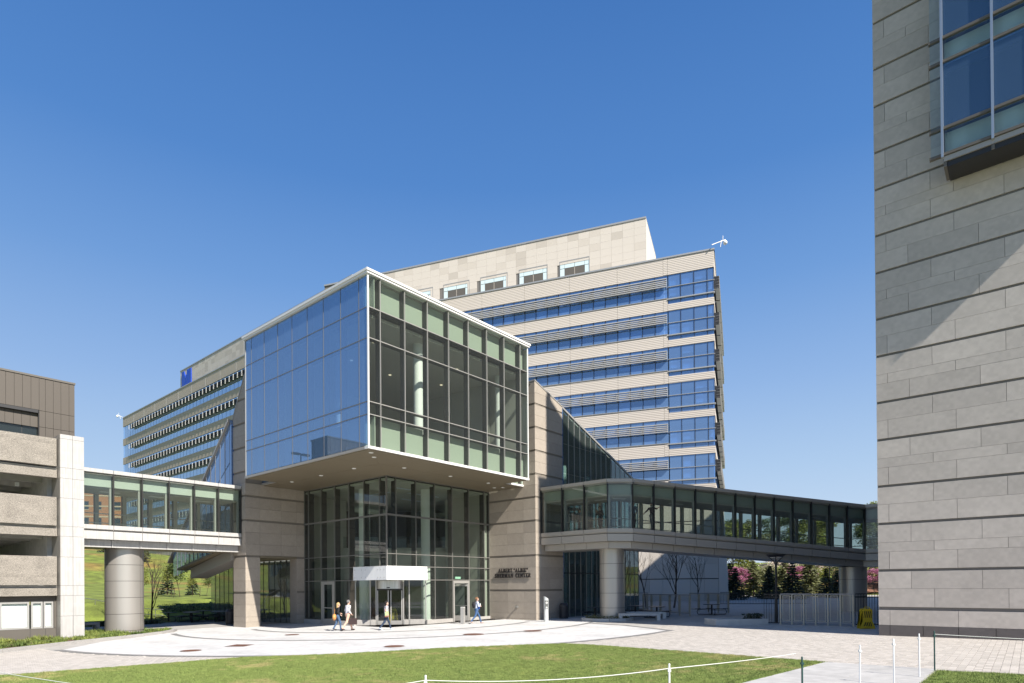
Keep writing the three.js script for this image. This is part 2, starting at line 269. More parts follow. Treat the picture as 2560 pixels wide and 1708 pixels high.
// kerb round the planted bed under the garage
const bedEdge = [[-17, -7.2], [-14.5, -8.2], [-12.35, -9.3], [-10, -10.75], [-8.4, -11.6], [-6.9, -12.3], [-5.6, -12.95], [-4.4, -13.75], [-3.5, -14.6], [-2.95, -15.5], [-2.85, -16.5], [-3.2, -17.5]];
{
  const t = thing('granite_kerb', 'curved light granite kerb edging the bed beneath the parking garage', 'kerb');
  const nrm = bedEdge.map((p, i) => { const a = bedEdge[Math.max(0, i - 1)], b = bedEdge[Math.min(bedEdge.length - 1, i + 1)], l = Math.hypot(b[0] - a[0], b[1] - a[1]); return [-(b[1] - a[1]) / l, (b[0] - a[0]) / l]; });
  for (let i = 0; i < bedEdge.length - 1; i++) {
    const A = bedEdge[i], B = bedEdge[i + 1], o = (p, n, d) => [p[0] + n[0] * d, p[1] + n[1] * d], e = .004, q = (t0) => [lerp(A[0], B[0], t0), lerp(A[1], B[1], t0)];
    const a0 = o(q(e), nrm[i], .13), a1 = o(q(e), nrm[i], -.13), b0 = o(q(1 - e), nrm[i + 1], .13), b1 = o(q(1 - e), nrm[i + 1], -.13);
    put(t, 'kerb_stone', slabXZ([a0, b0, b1, a1], (x, z) => ground(x, z) - .1, (x, z) => ground(x, z) + .15, i), M.kerb);
  }
  const bed = [...bedEdge.map(([x, z], i) => [x - nrm[i][0] * .1, z - nrm[i][1] * .1]), [-6, -18.5], [-9, -16], [-17, -15]];
  sheet('planting_bed_soil', bed, .07, M.soil);
  const spot = []; for (let k = 0; k < 4200; k++) { const x = rr(-17, -2.9), z = rr(-18, -7.3); if (inside(bed, x, z) && vnoise(x / .9, z / .9, 97, 60) > .40 && !(x < -12.2 && z > -10)) spot.push([x, z]); }
  const g = blades(26, .15, .013), im = new THREE.InstancedMesh(g, mat(1, 1, 1, .8, 0, { side: THREE.DoubleSide }), spot.length), o = new THREE.Object3D(), c = new THREE.Color();
  spot.forEach(([x, z], i) => { o.position.set(x, ground(x, z) + .05, z); o.rotation.set(rr(-.5, .5), rnd() * 6.28, rr(-.5, .5)); const s = rr(.7, 1.5) * (.6 + .9 * vnoise(x / .7, z / .7, 97, 61)); o.scale.set(s * 1.5, s, s * 1.5); o.updateMatrix(); im.setMatrixAt(i, o.matrix); const q = rr(.8, 1.3), y = vnoise(x / .8, z / .8, 97, 63); im.setColorAt(i, c.setRGB(lerp(.06, .20, y) * q, lerp(.105, .225, y) * q, lerp(.018, .05, y) * q)); });
  im.name = 'ground_cover'; tag(im, 'low spreading juniper ground cover in the kerbed bed', 'ground cover', null, 'stuff'); im.castShadow = im.receiveShadow = true; scene.add(im);
}
// ---------------------------------------------------------------- the entrance building: granite piers, glass box, lobby
const BANDS = [2.18, 4.54, 6.87, 8.44, 10.0, 11.57, 13.14, 14.7];      // recessed courses: their upper edges
const COURSES = [[-.35, .205], [.215, .535], [.545, 1.315], [1.325, 2.04], [2.18, 2.875], [2.885, 3.675], [3.685, 4.40], [4.54, 5.245], [5.255, 6.015], [6.025, 6.73], [6.87, 7.585], [7.595, 8.30], [8.44, 9.195], [9.205, 9.86], [10, 10.745], [10.755, 11.43], [11.57, 12.31], [12.32, 13.0], [13.14, 13.88], [13.89, 14.56], [14.7, 15.38], [15.39, 16.2]];
// faced wall in its own frame: x along, z = 0 the face, panels proud of the dark body. keep(poly) may cut a panel
function facedWall(parent, x0, x1, joints, keep, opt = {}) {
  const mats = opt.mats ?? M.granite;
  const js = [x0, ...joints, x1];
  for (const [y0, y1] of opt.courses ?? COURSES) for (let i = 0; i < js.length - 1; i++) {
    const poly = keep(rect(js[i] + .004, js[i + 1] - .004, y0, y1)); if (!poly || poly.length < 3) continue;
    put(parent, opt.name ?? 'granite_panel', slabXY(poly, -.05, rr(-.0015, .0015), rnd() * 9), mats[Math.floor(rnd() * mats.length)]);
  }
}
const AB = thing('entrance_building', 'granite and glass entrance building with cantilevered glass box above the doors', 'building');
const SOFFIT = 9.16;
{ // right pier: sign wall (faces -x) and the wall behind the bridge (faces +z)
  const w = part(AB, 'sign_wall', [14.1, 0, 0], -90);       // local x = world z
  facedWall(w, -5.0, -.8, [-3.3, -1.84], (p) => p);
  box(w, 'wall_body', M.recess, -5.0, -.83, -.35, 16.15, -.55, -.05);
  const v = part(AB, 'granite_wall', [0, 0, -.8], 0);
  const top = (p) => clip(p, .343, 1, 16.15 + .343 * 14.1);
  facedWall(v, 14.1, 17.25, [15.68], top);
  put(v, 'wall_body', slabXY([[14.16, -.35], [17.24, -.35], [17.24, 14.98], [14.16, 16.05]], -.6, -.05), M.recess);
  put(v, 'coping', slabXY([[14.08, 16.16], [17.25, 15.07], [17.25, 15.15], [14.08, 16.25]], -.62, .03), M.frame);
}
{ // left pier with the passage opening
  const v = part(AB, 'granite_wall', [0, 0, -14.1], 0);
  const hole = (p) => { const cx = (p[0][0] + p[2][0]) / 2, cy = (p[0][1] + p[2][1]) / 2; return cy < 4.45 && cx > 1.78 && cx < 4.4 ? null : p; };
  facedWall(v, .8, 5.0, [1.78, 3.27, 4.42], (p) => { const cy = (p[0][1] + p[2][1]) / 2, cx = (p[0][0] + p[2][0]) / 2; if (cy < 4.45 && cx > 1.78 && cx < 4.42) return null; return p; }, { courses: COURSES.filter(([y]) => y < 9) });
  box(v, 'wall_body', M.recess, .86, 1.77, -.35, 9.5, -.9, -.05); box(v, 'wall_body', M.recess, 1.77, 4.43, 4.52, 9.5, -.9, -.05); box(v, 'wall_body', M.recess, 4.43, 5.0, -.35, 9.5, -.9, -.05);
  box(v, 'passage_lintel', M.soffit, 1.78, 4.42, 4.40, 4.51, -.9, -.01);
  box(v, 'passage_jamb', M.granite[1], 1.70, 1.775, -.3, 4.40, -.92, -.055); box(v, 'passage_jamb', M.granite[0], 4.425, 4.5, -.3, 4.40, -.92, -.055);
  const w = part(AB, 'granite_wall', [.8, 0, 0], -90);
  const slope = (p) => clip(p, -1.56, 1, 16.1 + 1.56 * 14.1);
  facedWall(w, -15.75, -14.1, [], slope);
  put(w, 'wall_body', slabXY([[-15.74, -.35], [-14.16, -.35], [-14.16, 15.9], [-15.74, 13.5]], -.9, -.05), M.recess);
  put(w, 'coping', slabXY([[-15.76, 13.55], [-14.1, 16.12], [-14.1, 16.24], [-15.76, 13.67]], -.92, .03), M.panelGrey);
}
// standing sign letters
{
  const font = await new FontLoader().loadAsync('fonts/droid/droid_serif_bold.typeface.json');
  const sg = thing('wall_sign', 'dark raised letters reading ALBERT "ALBIE" SHERMAN CENTER on the granite wall', 'sign', [14.1, 0, 0], -Math.PI / 2);
  const ink = mat(.035, .03, .03, .45, .3);
  const line = (txt, x0, x1, y, h) => {
    const size = h / .72; let x = 0; const glyphs = [];
    for (const ch of txt) { if (ch === ' ') { x += size * .42; continue; } const g = new TextGeometry(ch, { font, size, depth: .045, curveSegments: 4, bevelEnabled: false }); g.computeBoundingBox(); const b = g.boundingBox; g.translate(x - b.min.x, 0, 0); x += (b.max.x - b.min.x) + size * .16; glyphs.push(g); }
    const k = (x1 - x0) / (x - size * .16);
    for (const g of glyphs) { g.scale(k, 1, 1); g.translate(x0, y, .03); put(sg, 'letter', g, ink); }
  };
  line('ALBERT \u201CALBIE\u201D', -4.11, -1.46, 3.345, .205); line('SHERMAN  CENTER', -4.45, -1.22, 2.985, .205);
}
{ // fire connection on the sign wall, with its rust run
  const s = thing('fire_connection', 'chrome fire department connection low on the granite sign wall', 'standpipe', [14.1, .98, -2.45], -Math.PI / 2);
  put(s, 'flange', new THREE.CylinderGeometry(.10, .10, .02, 20).rotateX(Math.PI / 2).translate(0, 0, .012), M.steel); put(s, 'neck', new THREE.CylinderGeometry(.06, .06, .1, 16).rotateX(Math.PI / 2).translate(0, 0, .07), M.steel);
  put(s, 'cap', new THREE.CylinderGeometry(.075, .075, .05, 16).rotateX(Math.PI / 2).translate(0, 0, .14), M.steel);
}
// --- the glass box: 12.3 m square on plan, rows of panes between rails
const BXM = [0, .73, 2.285, 3.84, 5.395, 6.95, 8.505, 10.06, 11.61, 12.34], BROW = [9.30, 10.84, 11.46, 14.57, 16.08, 17.66];
function boxFace(pos, turn, glassMat, flip) {
  const w = part(AB, 'glass_box_face', pos, turn), X = flip ? BXM.map((x) => x - 12.34) : BXM, railMat = flip ? (M.boxRail ??= mat(.20, .20, .205, .45, .3)) : M.frame, mw = flip ? .014 : .016;
  for (let r = 0; r < 5; r++) for (let i = 0; i < 9; i++) {
    const x0 = X[i] + .028, x1 = X[i + 1] - .028, y0 = BROW[r] + .03, y1 = BROW[r + 1] - .03;
    const p = put(w, 'pane', solid([[V(x0, y0, 0), V(x1, y0, 0), V(x1, y1, 0), V(x0, y1, 0)]]), glassMat); p.rotation.y = rr(-.0012, .0012) * .2;
    if (r === 0 || r === 4) box(w, 'spandrel_panel', M.green, X[i] + .03, X[i + 1] - .03, BROW[r] + .02, BROW[r + 1] - .02, -.42, -.38);
  }
  X.forEach((x, i) => { if (i === 0 || i === 9) return; box(w, 'mullion', railMat, x - mw, x + mw, 9.29, 17.66, -.05, flip ? .012 : .03); box(w, 'fin', M.darkFrame, x - .022, x + .022, 9.29, 17.66, -.36, -.052); });
  BROW.slice(1, 5).forEach((y, r) => { for (let i = 0; i < 9; i++) box(w, 'rail', railMat, X[i] + .027, X[i + 1] - .027, y - .02, y + .02, -.05, flip ? .01 : .026); for (let i = 0; i < 9; i++) box(w, 'fin', M.darkFrame, X[i] + .03, X[i + 1] - .03, y - .02, y + .02, -.34, -.052); });
  return w;
}
{
  boxFace([0, 0, 0], 0, M.glassClear, false);               // faces +z
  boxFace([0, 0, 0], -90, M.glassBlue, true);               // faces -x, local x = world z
  const c = part(AB, 'box_frame');
  box(c, 'corner_post', M.frameLight, -.04, .035, 9.29, 17.66, -.035, .04);
  box(c, 'corner_post', M.frameLight, 12.315, 12.38, 9.29, 17.66, -.05, .035); box(c, 'corner_post', M.frame, -.035, .05, 9.29, 17.66, -12.38, -12.315);
  box(c, 'roof_edge', M.fascia, -.12, 12.46, 17.66, 17.76, -.3, .12); box(c, 'roof_edge', M.fascia, -.17, 12.51, 17.765, 17.88, -.3, .17);
  box(c, 'roof_edge', M.fascia, -.12, .3, 17.66, 17.76, -12.46, -.305); box(c, 'roof_edge', M.fascia, -.17, .3, 17.765, 17.88, -12.51, -.305);
  box(c, 'roof', M.panelGrey, .305, 12.4, 17.6, 17.8, -12.4, -.305);
  box(c, 'bottom_edge', M.fascia, -.06, 12.40, SOFFIT, 9.285, -.25, .06); box(c, 'bottom_edge', M.panelGrey, -.06, .25, SOFFIT, 9.285, -12.40, -.255);
  box(c, 'floor_slab', M.interior, .26, 12.39, 9.35, 9.6, -12.39, -.45); box(c, 'floor_finish', M.carpet, .5, 12.39, 10.55, 10.62, -12.39, -.5);
  // the ceiling inside and its drop beam
  box(c, 'ceiling', M.ceiling, .6, 12.39, 15.9, 16.05, -12.39, -.6);
  box(c, 'back_wall', M.interior, 11.9, 12.2, 10.62, 15.9, -12.2, -3.2); box(c, 'back_wall', M.interior, 3.2, 11.9, 10.62, 15.9, -12.2, -11.9);
  box(c, 'side_wall', M.interior, 12.40, 12.5, 9.3, 17.6, -12.3, -.05); box(c, 'side_wall', M.interior, .05, 12.3, 9.3, 17.6, -12.5, -12.40);
  box(c, 'door_screen', M.wood, 8.2, 11.0, 10.62, 13.1, -11.88, -11.8);
  for (const [x, z] of [[4.5, -1.5], [11.35, -1.55], [1.55, -4.6], [1.55, -10.9]]) { const col = put(c, 'column', cyl(.27, .27, 10.62, 15.9, 28, x, z), M.white); col.userData.label = 'round white column inside the glass box'; }
  for (const [x, z] of [[2.6, -3], [6.2, -3.2], [8.6, -2.6], [3.4, -6.2], [6.5, -6.5], [10, -5.5], [2.4, -8.8], [5, -9.5]]) put(c, 'downlight', cyl(.09, .09, 15.86, 15.895, 12, x, z), mat(.9, .88, .8, .5, 0, { emissive: new THREE.Color(1, .86, .6), emissiveIntensity: .5 }));
  box(c, 'camera_rail', M.fascia, -.02, .12, 17.885, 18.0, -7.0, -4.0);
}
{ // link between box and right pier, set back; and on the left
  const c = part(AB, 'link_glazing');
  box(c, 'rail', M.frameLight, 12.41, 14.09, SOFFIT, 9.28, -1.95, -1.8); put(c, 'pane', solid([[V(12.52, 9.29, -1.85), V(14.09, 9.29, -1.85), V(14.09, 16, -1.85), V(12.52, 16, -1.85)]]), M.glassClear);
  box(c, 'post', M.frameLight, 13.98, 14.08, 9.29, 16, -1.95, -1.86); box(c, 'spandrel_panel', M.green, 12.52, 13.97, 9.29, 10.8, -2.25, -2.2);
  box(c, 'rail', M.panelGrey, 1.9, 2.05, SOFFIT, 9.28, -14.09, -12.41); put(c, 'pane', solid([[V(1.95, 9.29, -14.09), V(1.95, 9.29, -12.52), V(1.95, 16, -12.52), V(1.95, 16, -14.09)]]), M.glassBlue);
}
{ // soffit panels with open joints, split along the diagonal of the corner
  const s = part(AB, 'soffit'), tops = (p) => put(s, 'soffit_panel', slabXZ(p.slice().reverse(), SOFFIT - .04 + rr(0, .002), SOFFIT - .002), M.soffit);
  for (const [a, b] of [[.04, 2.52], [2.53, 5.02]]) for (let k = 0; k < 5; k++) {
    const x0 = [.04, 3.1, 6.2, 9.3, 12.2][k] + .004, x1 = [3.1, 6.2, 9.3, 12.2, 14.05][k] - .004;
    const za = k === 4 ? Math.max(a, 1.98) : a;
    const q = clip(rect(x0, x1, -b + .004, -za - .004), -1, -1, -.006); if (q.length > 2) tops(q);           // right of the diagonal: x > -z
    const y0 = [-.04, -3.1, -6.2, -9.3, -12.2][k] - .004, y1 = [-3.1, -6.2, -9.3, -12.2, -14.05][k] + .004;
    const q2 = clip(rect((k === 4 ? Math.max(a, 2.05) : a) + .004, b - .004, y1, y0), 1, 1, -.006); if (q2.length > 2) tops(q2);
  }
  box(s, 'soffit_body', M.dark, .3, 12.3, SOFFIT + .002, 9.3, -12.3, -.3); box(s, 'soffit_body', M.dark, 12.301, 14.05, SOFFIT + .002, 9.27, -14.05, -1.97); box(s, 'soffit_body', M.dark, 2.06, 12.3, SOFFIT + .002, 9.27, -14.05, -12.301);
  for (const [x, z] of [[1.3, -1.3], [4.2, -2.4], [7.8, -2.4], [11.2, -2.4], [12.9, -3.4], [13.2, -2.9], [2.4, -4.6], [2.4, -7.9], [2.4, -11.2], [.55, -.55]]) { const d = put(s, 'downlight', new THREE.TorusGeometry(.10, .022, 6, 18).rotateX(Math.PI / 2).translate(x, SOFFIT - .045, z), M.fascia); put(d, 'lens', cyl(.085, .085, SOFFIT - .05, SOFFIT - .042, 16, x, z), M.white); }
}
// --- lobby curtain wall below the box
const EM = [5.0, 5.70, 7.28, 8.86, 10.44, 12.02, 13.58, 14.1], EROW = [.30, 2.84, 3.67, 4.43, 6.79, 9.10];
function lobbyFace(pos, turn, flip, doorFrom, doorTo, ventFrom) {
  const w = part(AB, 'lobby_glazing', pos, turn), X = flip ? EM.map((x) => -(19.1 - x) + 0 - 0).map((x) => x + 0) : EM;
  const Y = flip ? EM.map((x) => -x).reverse() : EM, rail = M.lobbyRail ??= mat(.19, .183, .17, .45, .25);
  for (let r = 0; r < 5; r++) for (let i = 0; i < 7; i++) {
    const x0 = Y[i] + .025, x1 = Y[i + 1] - .025, y0 = EROW[r] + .025, y1 = EROW[r + 1] - .025, mid = (x0 + x1) / 2;
    if (r < 2 && (flip ? mid > -8.3 : mid < 8.1)) continue;                                     // the revolving door takes the corner
    if (r === 0 && mid > doorFrom && mid < doorTo) continue;                                   // a door leaf stands here
    put(w, 'pane', solid([[V(x0, y0, 0), V(x1, y0, 0), V(x1, y1, 0), V(x0, y1, 0)]]), M.glassLobby);
  }
  { const a = flip ? -8.84 : 8.12, b = flip ? -8.29 : 8.84; for (const [y0, y1] of [[.32, 2.81], [2.87, 3.64]]) put(w, 'pane', solid([[V(a, y0, 0), V(b, y0, 0), V(b, y1, 0), V(a, y1, 0)]]), M.glassLobby); box(w, 'rail', rail, a, b, 2.815, 2.865, -.05, .026); }
  const lowest = (x) => (flip ? x > -8.25 : x < 8.1) ? 3.67 : .3;
  Y.forEach((x, i) => { const y0 = lowest(x), corner = Math.abs(x) < 5.1; if (corner && flip) return; box(w, 'mullion', rail, x - (corner ? .04 : .02), x + .02, y0, 9.12, -.05, corner ? .04 : .026); if (!corner) box(w, 'fin', M.darkFrame, x - .03, x + .03, y0, 9.12, -.42, -.052); });
  EROW.slice(1).forEach((y, r) => { for (let i = 0; i < 7; i++) { const mid = (Y[i] + Y[i + 1]) / 2; if (r === 0 && (flip ? mid > -8.3 : mid < 8.1)) continue; box(w, 'rail', rail, Y[i] + .025, Y[i + 1] - .025, y - .025 - (r === 3 ? .03 : 0), y + .025 + (r === 3 ? .03 : 0), -.05, .026); } });
  return w;
}
{
  const f = lobbyFace([0, 0, -5.0], 0, false, 10.44, 12.02), l = lobbyFace([5.0, 0, 0], -90, true, -12.02, -10.44);
  // stone base course under the glass
  const base = part(AB, 'lobby_base');
  const plin = mat(.42, .40, .375, .8, 0, { map: TX.granite });
  box(base, 'base_stone', plin, 8.12, 10.42, -.2, .29, -5.1, -4.93, 2); box(base, 'base_stone', plin, 12.04, 14.09, -.2, .29, -5.1, -4.93, 3);
  box(base, 'base_stone', plin, 4.93, 5.1, -.3, .24, -10.42, -8.28, 4); box(base, 'base_stone', plin, 4.93, 5.1, -.3, .24, -14.08, -12.04, 5);
  // door in the right face, its leaf swung open; door in the left face, shut
  const d = part(AB, 'exit_door', [10.44, 0, -5.0], 0);
  box(d, 'door_frame', M.frame, .03, .14, -.05, 2.80, -.1, .06); box(d, 'door_frame', M.frame, 1.44, 1.55, -.05, 2.80, -.1, .06); box(d, 'door_frame', M.frame, .145, 1.435, 2.62, 2.80, -.1, .06);
  const leaf = part(AB, 'door_leaf', [11.90, 0, -4.93], -62);
  for (const [x0, x1, y0, y1] of [[-1.28, -1.18, .06, 2.58], [-.1, 0, .06, 2.58], [-1.175, -.105, 2.42, 2.58], [-1.175, -.105, .06, .42]]) box(leaf, 'stile', M.frame, x0, x1, y0, y1, -.03, .03);
  put(leaf, 'pane', solid([[V(-1.18, .42, 0), V(-.1, .42, 0), V(-.1, 2.42, 0), V(-1.18, 2.42, 0)]]), M.glassDark); put(leaf, 'push_bar', rod(V(-1.15, 1.1, .08), V(-.12, 1.1, .08), .02), M.steel);
  const e = part(AB, 'side_door', [5.0, 0, -12.02], -90);
  box(e, 'door_frame', M.frame, .03, .16, -.15, 2.80, -.1, .06); box(e, 'door_frame', M.frame, 1.42, 1.55, -.15, 2.80, -.1, .06); box(e, 'door_frame', M.frame, .165, 1.415, 2.6, 2.80, -.1, .06); box(e, 'door_rail', M.frame, .165, 1.415, -.12, .32, -.04, .03);
  box(e, 'door_rail', M.frame, .165, .30, .325, 2.595, -.04, .03); box(e, 'door_rail', M.frame, 1.28, 1.415, .325, 2.595, -.04, .03); box(e, 'door_rail', M.frame, .305, 1.275, 1.02, 1.08, -.03, .02);
  put(e, 'pane', solid([[V(.30, .32, -.01), V(1.28, .32, -.01), V(1.28, 2.6, -.01), V(.30, 2.6, -.01)]]), M.glassDark);
  const ex = box(base, 'exit_sign', mat(.5, .75, .62, .4, 0, { emissive: new THREE.Color(.35, .7, .5), emissiveIntensity: .25 }), 11.0, 11.5, 2.92, 3.07, -5.35, -5.3); ex.userData.label = 'small lit green exit sign above the open door';
}
{ // white glass canopy box round the corner and the door below it
  const c = part(AB, 'door_canopy'), wp = mat(.86, .87, .87, .12, 0, { clearcoat: .6, clearcoatRoughness: .05 });
  const A = 2.84, B = 3.66;
  for (const [x0, x1] of [[4.90, 5.62], [5.63, 8.11]]) box(c, 'canopy_panel', wp, x0, x1, A, B, -4.98, -4.90);
  for (const [z0, z1] of [[-5.62, -4.985], [-7.28, -5.63], [-8.27, -7.29]]) box(c, 'canopy_panel', wp, 4.90, 4.98, A, B, z0, z1);
  for (const x of [5.02, 5.42, 5.82, 7.1, 7.35, 7.95]) for (const y of [3.0, 3.48]) put(c, 'bolt', new THREE.CylinderGeometry(.025, .025, .02, 10).rotateX(Math.PI / 2).translate(x, y, -4.892), M.steelDull);
  for (const z of [-5.15, -5.48, -5.76, -7.0, -7.4, -8.1]) for (const y of [3.0, 3.48]) put(c, 'bolt', new THREE.CylinderGeometry(.025, .025, .02, 10).rotateZ(Math.PI / 2).translate(4.892, y, z), M.steelDull);
  put(c, 'canopy_soffit', slabXZ([[4.99, -8.27], [8.1, -5.0], [8.1, -4.99], [4.99, -4.99]], A + .02, A + .10), M.panelGrey);
  box(c, 'canopy_top', M.fascia, 4.90, 8.11, B + .002, B + .03, -5.1, -4.90); box(c, 'canopy_top', M.fascia, 4.90, 5.1, B + .002, B + .03, -8.27, -5.105);
  // door screen on the diagonal: local x from the left jamb to the right jamb
  const L = Math.hypot(3.11, 3.27), d = part(AB, 'revolving_door', [4.98, 0, -8.27], Math.atan2(-3.27, 3.11) * 180 / Math.PI);
  const y0 = -.1;
  for (const x of [.02, .95, 1.32, 3.05, 3.42, 4.46]) box(d, 'post', M.frame, x - .035, x + .035, y0, A, -.32, -.20);
  for (const [a, b] of [[.06, .91], [.99, 1.28], [3.09, 3.38], [3.46, 4.42]]) { put(d, 'pane', solid([[V(a, .34, -.26), V(b, .34, -.26), V(b, A, -.26), V(a, A, -.26)]]), M.glassLobby); box(d, 'base_stone', mat(.42, .40, .375, .8, 0, { map: TX.granite }), a, b, y0, .33, -.36, -.16); }
  // drum header and the two glazed leaves
  const head = []; for (let k = 0; k <= 16; k++) { const a = Math.PI * k / 16; head.push([2.185 - Math.cos(a) * .83, -.26 + Math.sin(a) * .42]); }
  put(d, 'drum_header', slabXZ(head.reverse(), 2.30, A - .01), M.steel);
  box(d, 'door_track', M.darkFrame, 1.37, 3.0, 2.2, 2.29, -.30, -.22);
  for (const [a, b] of [[1.38, 2.12], [2.22, 2.98]]) { box(d, 'leaf_stile', M.frame, a, a + .07, .0, 2.19, -.28, -.23); box(d, 'leaf_stile', M.frame, b - .07, b, .0, 2.19, -.28, -.23); box(d, 'leaf_stile', M.frame, a + .075, b - .075, .0, .26, -.28, -.23); put(d, 'pane', solid([[V(a + .07, .26, -.255), V(b - .07, .26, -.255), V(b - .07, 2.19, -.255), V(a + .07, 2.19, -.255)]]), M.glassDark); }
  box(d, 'door_sensor', M.blackMetal, 2.05, 2.25, 2.34, 2.40, .155, .20);
}
{ // inside the lobby
  const n = part(AB, 'lobby_interior');
  put(n, 'lobby_floor', slabXZ([[5.1, -14], [30, -30], [30, -1], [14, -5.1], [5.1, -5.1]].reverse(), (x, z) => ground(x, z) - .1, (x, z) => ground(x, z) + .02), mat(.26, .25, .235, .35));
  box(n, 'ceiling', M.ceiling, 5.1, 26, 8.9, 9.02, -26, -5.1);
  for (const [x0, x1, z0, z1] of [[7, 8.6, -7.2, -7.0], [9.4, 12.2, -8.4, -8.15], [8.2, 8.4, -12, -9], [11, 13, -11, -10.8]]) box(n, 'ceiling_slot', mat(.62, .66, .8, .6), x0, x1, 8.86, 8.897, z0, z1);
  for (const [x, z] of [[9.48, -6.5], [6.6, -9.4], [13.4, -10.4]]) { const m = put(n, 'column', cyl(.36, .36, 0, 8.9, 32, x, z), M.white); m.userData.label = 'round white column inside the lobby'; }
  // balcony with a pale fascia running round the hall
  const bal = [[6, -16.5], [9.2, -14.4], [11.8, -11.8], [14.2, -9.4], [17, -6.0]];
  for (let i = 0; i < 4; i++) { const [a, b] = [bal[i], bal[i + 1]]; put(n, 'balcony_fascia', slabXZ([a, b, [b[0] + .2, b[1] - .2], [a[0] + .2, a[1] - .2]], 3.0, 5.35), M.interior); put(n, 'balcony_floor', slabXZ([[a[0] + .21, a[1] - .21], [b[0] + .21, b[1] - .21], [b[0] + 5, b[1] - 5], [a[0] + 5, a[1] - 5]], 4.15, 4.35), M.interior); put(n, 'balcony_glass', solid([[V(a[0] + .1, 5.35, a[1] - .1), V(b[0] + .1, 5.35, b[1] - .1), V(b[0] + .1, 6.2, b[1] - .1), V(a[0] + .1, 6.2, a[1] - .1)]]), M.glassLobby); put(n, 'back_wall', slabXZ([[a[0] + 4.8, a[1] - 4.8], [b[0] + 4.8, b[1] - 4.8], [b[0] + 5, b[1] - 5], [a[0] + 5, a[1] - 5]], 4.36, 8.9), M.wood); put(n, 'hall_wall', slabXZ([[a[0] + 2.2, a[1] - 2.2], [b[0] + 2.2, b[1] - 2.2], [b[0] + 2.4, b[1] - 2.4], [a[0] + 2.4, a[1] - 2.4]], -.2, 4.14), i % 2 ? M.wood : M.interior); }
  box(n, 'side_wall', M.interior, 13.6, 13.95, -.2, 8.9, -9, -5.12); box(n, 'side_wall', M.interior, 5.12, 9, -.2, 8.9, -15.2, -14.9);
}
{ // wing behind the left pier: sloping glass wall, sloping beam, passage with its glass wall
  const t = part(AB, 'side_glass_wall', [.72, 0, 0], -90), top = (z) => 13.42 + .905 * (z + 16.0), low = (z) => 4.25 + .178 * (z + 15.75);
  for (let k = 0; k < 13; k++) {
    const a = -16.0 - k * .72, b = a - .70; if (top(a) < 5) break; const bt = Math.max(top(b), low(b) + .05);
    for (const [f, h] of [[0, .36], [.37, .68], [.69, 1]]) put(t, 'pane', solid([[V(b, lerp(low(b) + .75, bt, f), 0), V(a, lerp(low(a) + .75, top(a), f), 0), V(a, lerp(low(a) + .75, top(a), h), 0), V(b, lerp(low(b) + .75, bt, h), 0)]]), M.glassTower);
    put(t, 'mullion', slabXY([[a - .03, low(a) + .7], [a + .03, low(a) + .7], [a + .03, top(a) + .02], [a - .03, top(a)]], -.1, .02), M.boxRail);
  }
  put(t, 'top_rail', slabXY([[-26, top(-26)], [-15.98, top(-15.98)], [-15.98, top(-15.98) + .16], [-26, top(-26) + .16]], -.2, .16), M.panelGrey);
  put(t, 'end_cap', bx(-16.0, -15.76, 9, 13.5, -.2, .02), M.glassTower);
  put(t, 'sloping_beam', slabXY([[-22, low(-22) - .0], [-15.76, low(-15.76)], [-15.76, low(-15.76) + .72], [-22, low(-22) + .72]], -1.1, .10), M.panelGrey);
  put(t, 'eave', slabXY([[-23.2, low(-22.4) + .66], [-15.76, low(-15.76) + .73], [-15.76, low(-15.76) + .85], [-23.2, low(-22.4) + .82]], -.2, .55), M.soffit);
  const p = part(AB, 'passage');
  box(p, 'ceiling', M.soffit, .9, 4.55, 4.36, 4.5, -27, -15.02);
  const g = part(AB, 'passage_glazing', [4.62, 0, 0], -90);
  for (let k = 0; k < 16; k++) { const a = -15.1 - k * .8; put(g, 'pane', solid([[V(a - .78, -.1, 0), V(a, -.1, 0), V(a, 4.3, 0), V(a - .78, 4.3, 0)]]), M.glassPassage); box(g, 'mullion', M.darkFrame, a - .005, a + .025, -.2, 4.35, -.1, .02); }
  box(p, 'inner_wall', M.dark, 5.4, 5.6, -.2, 4.3, -28, -16);
}
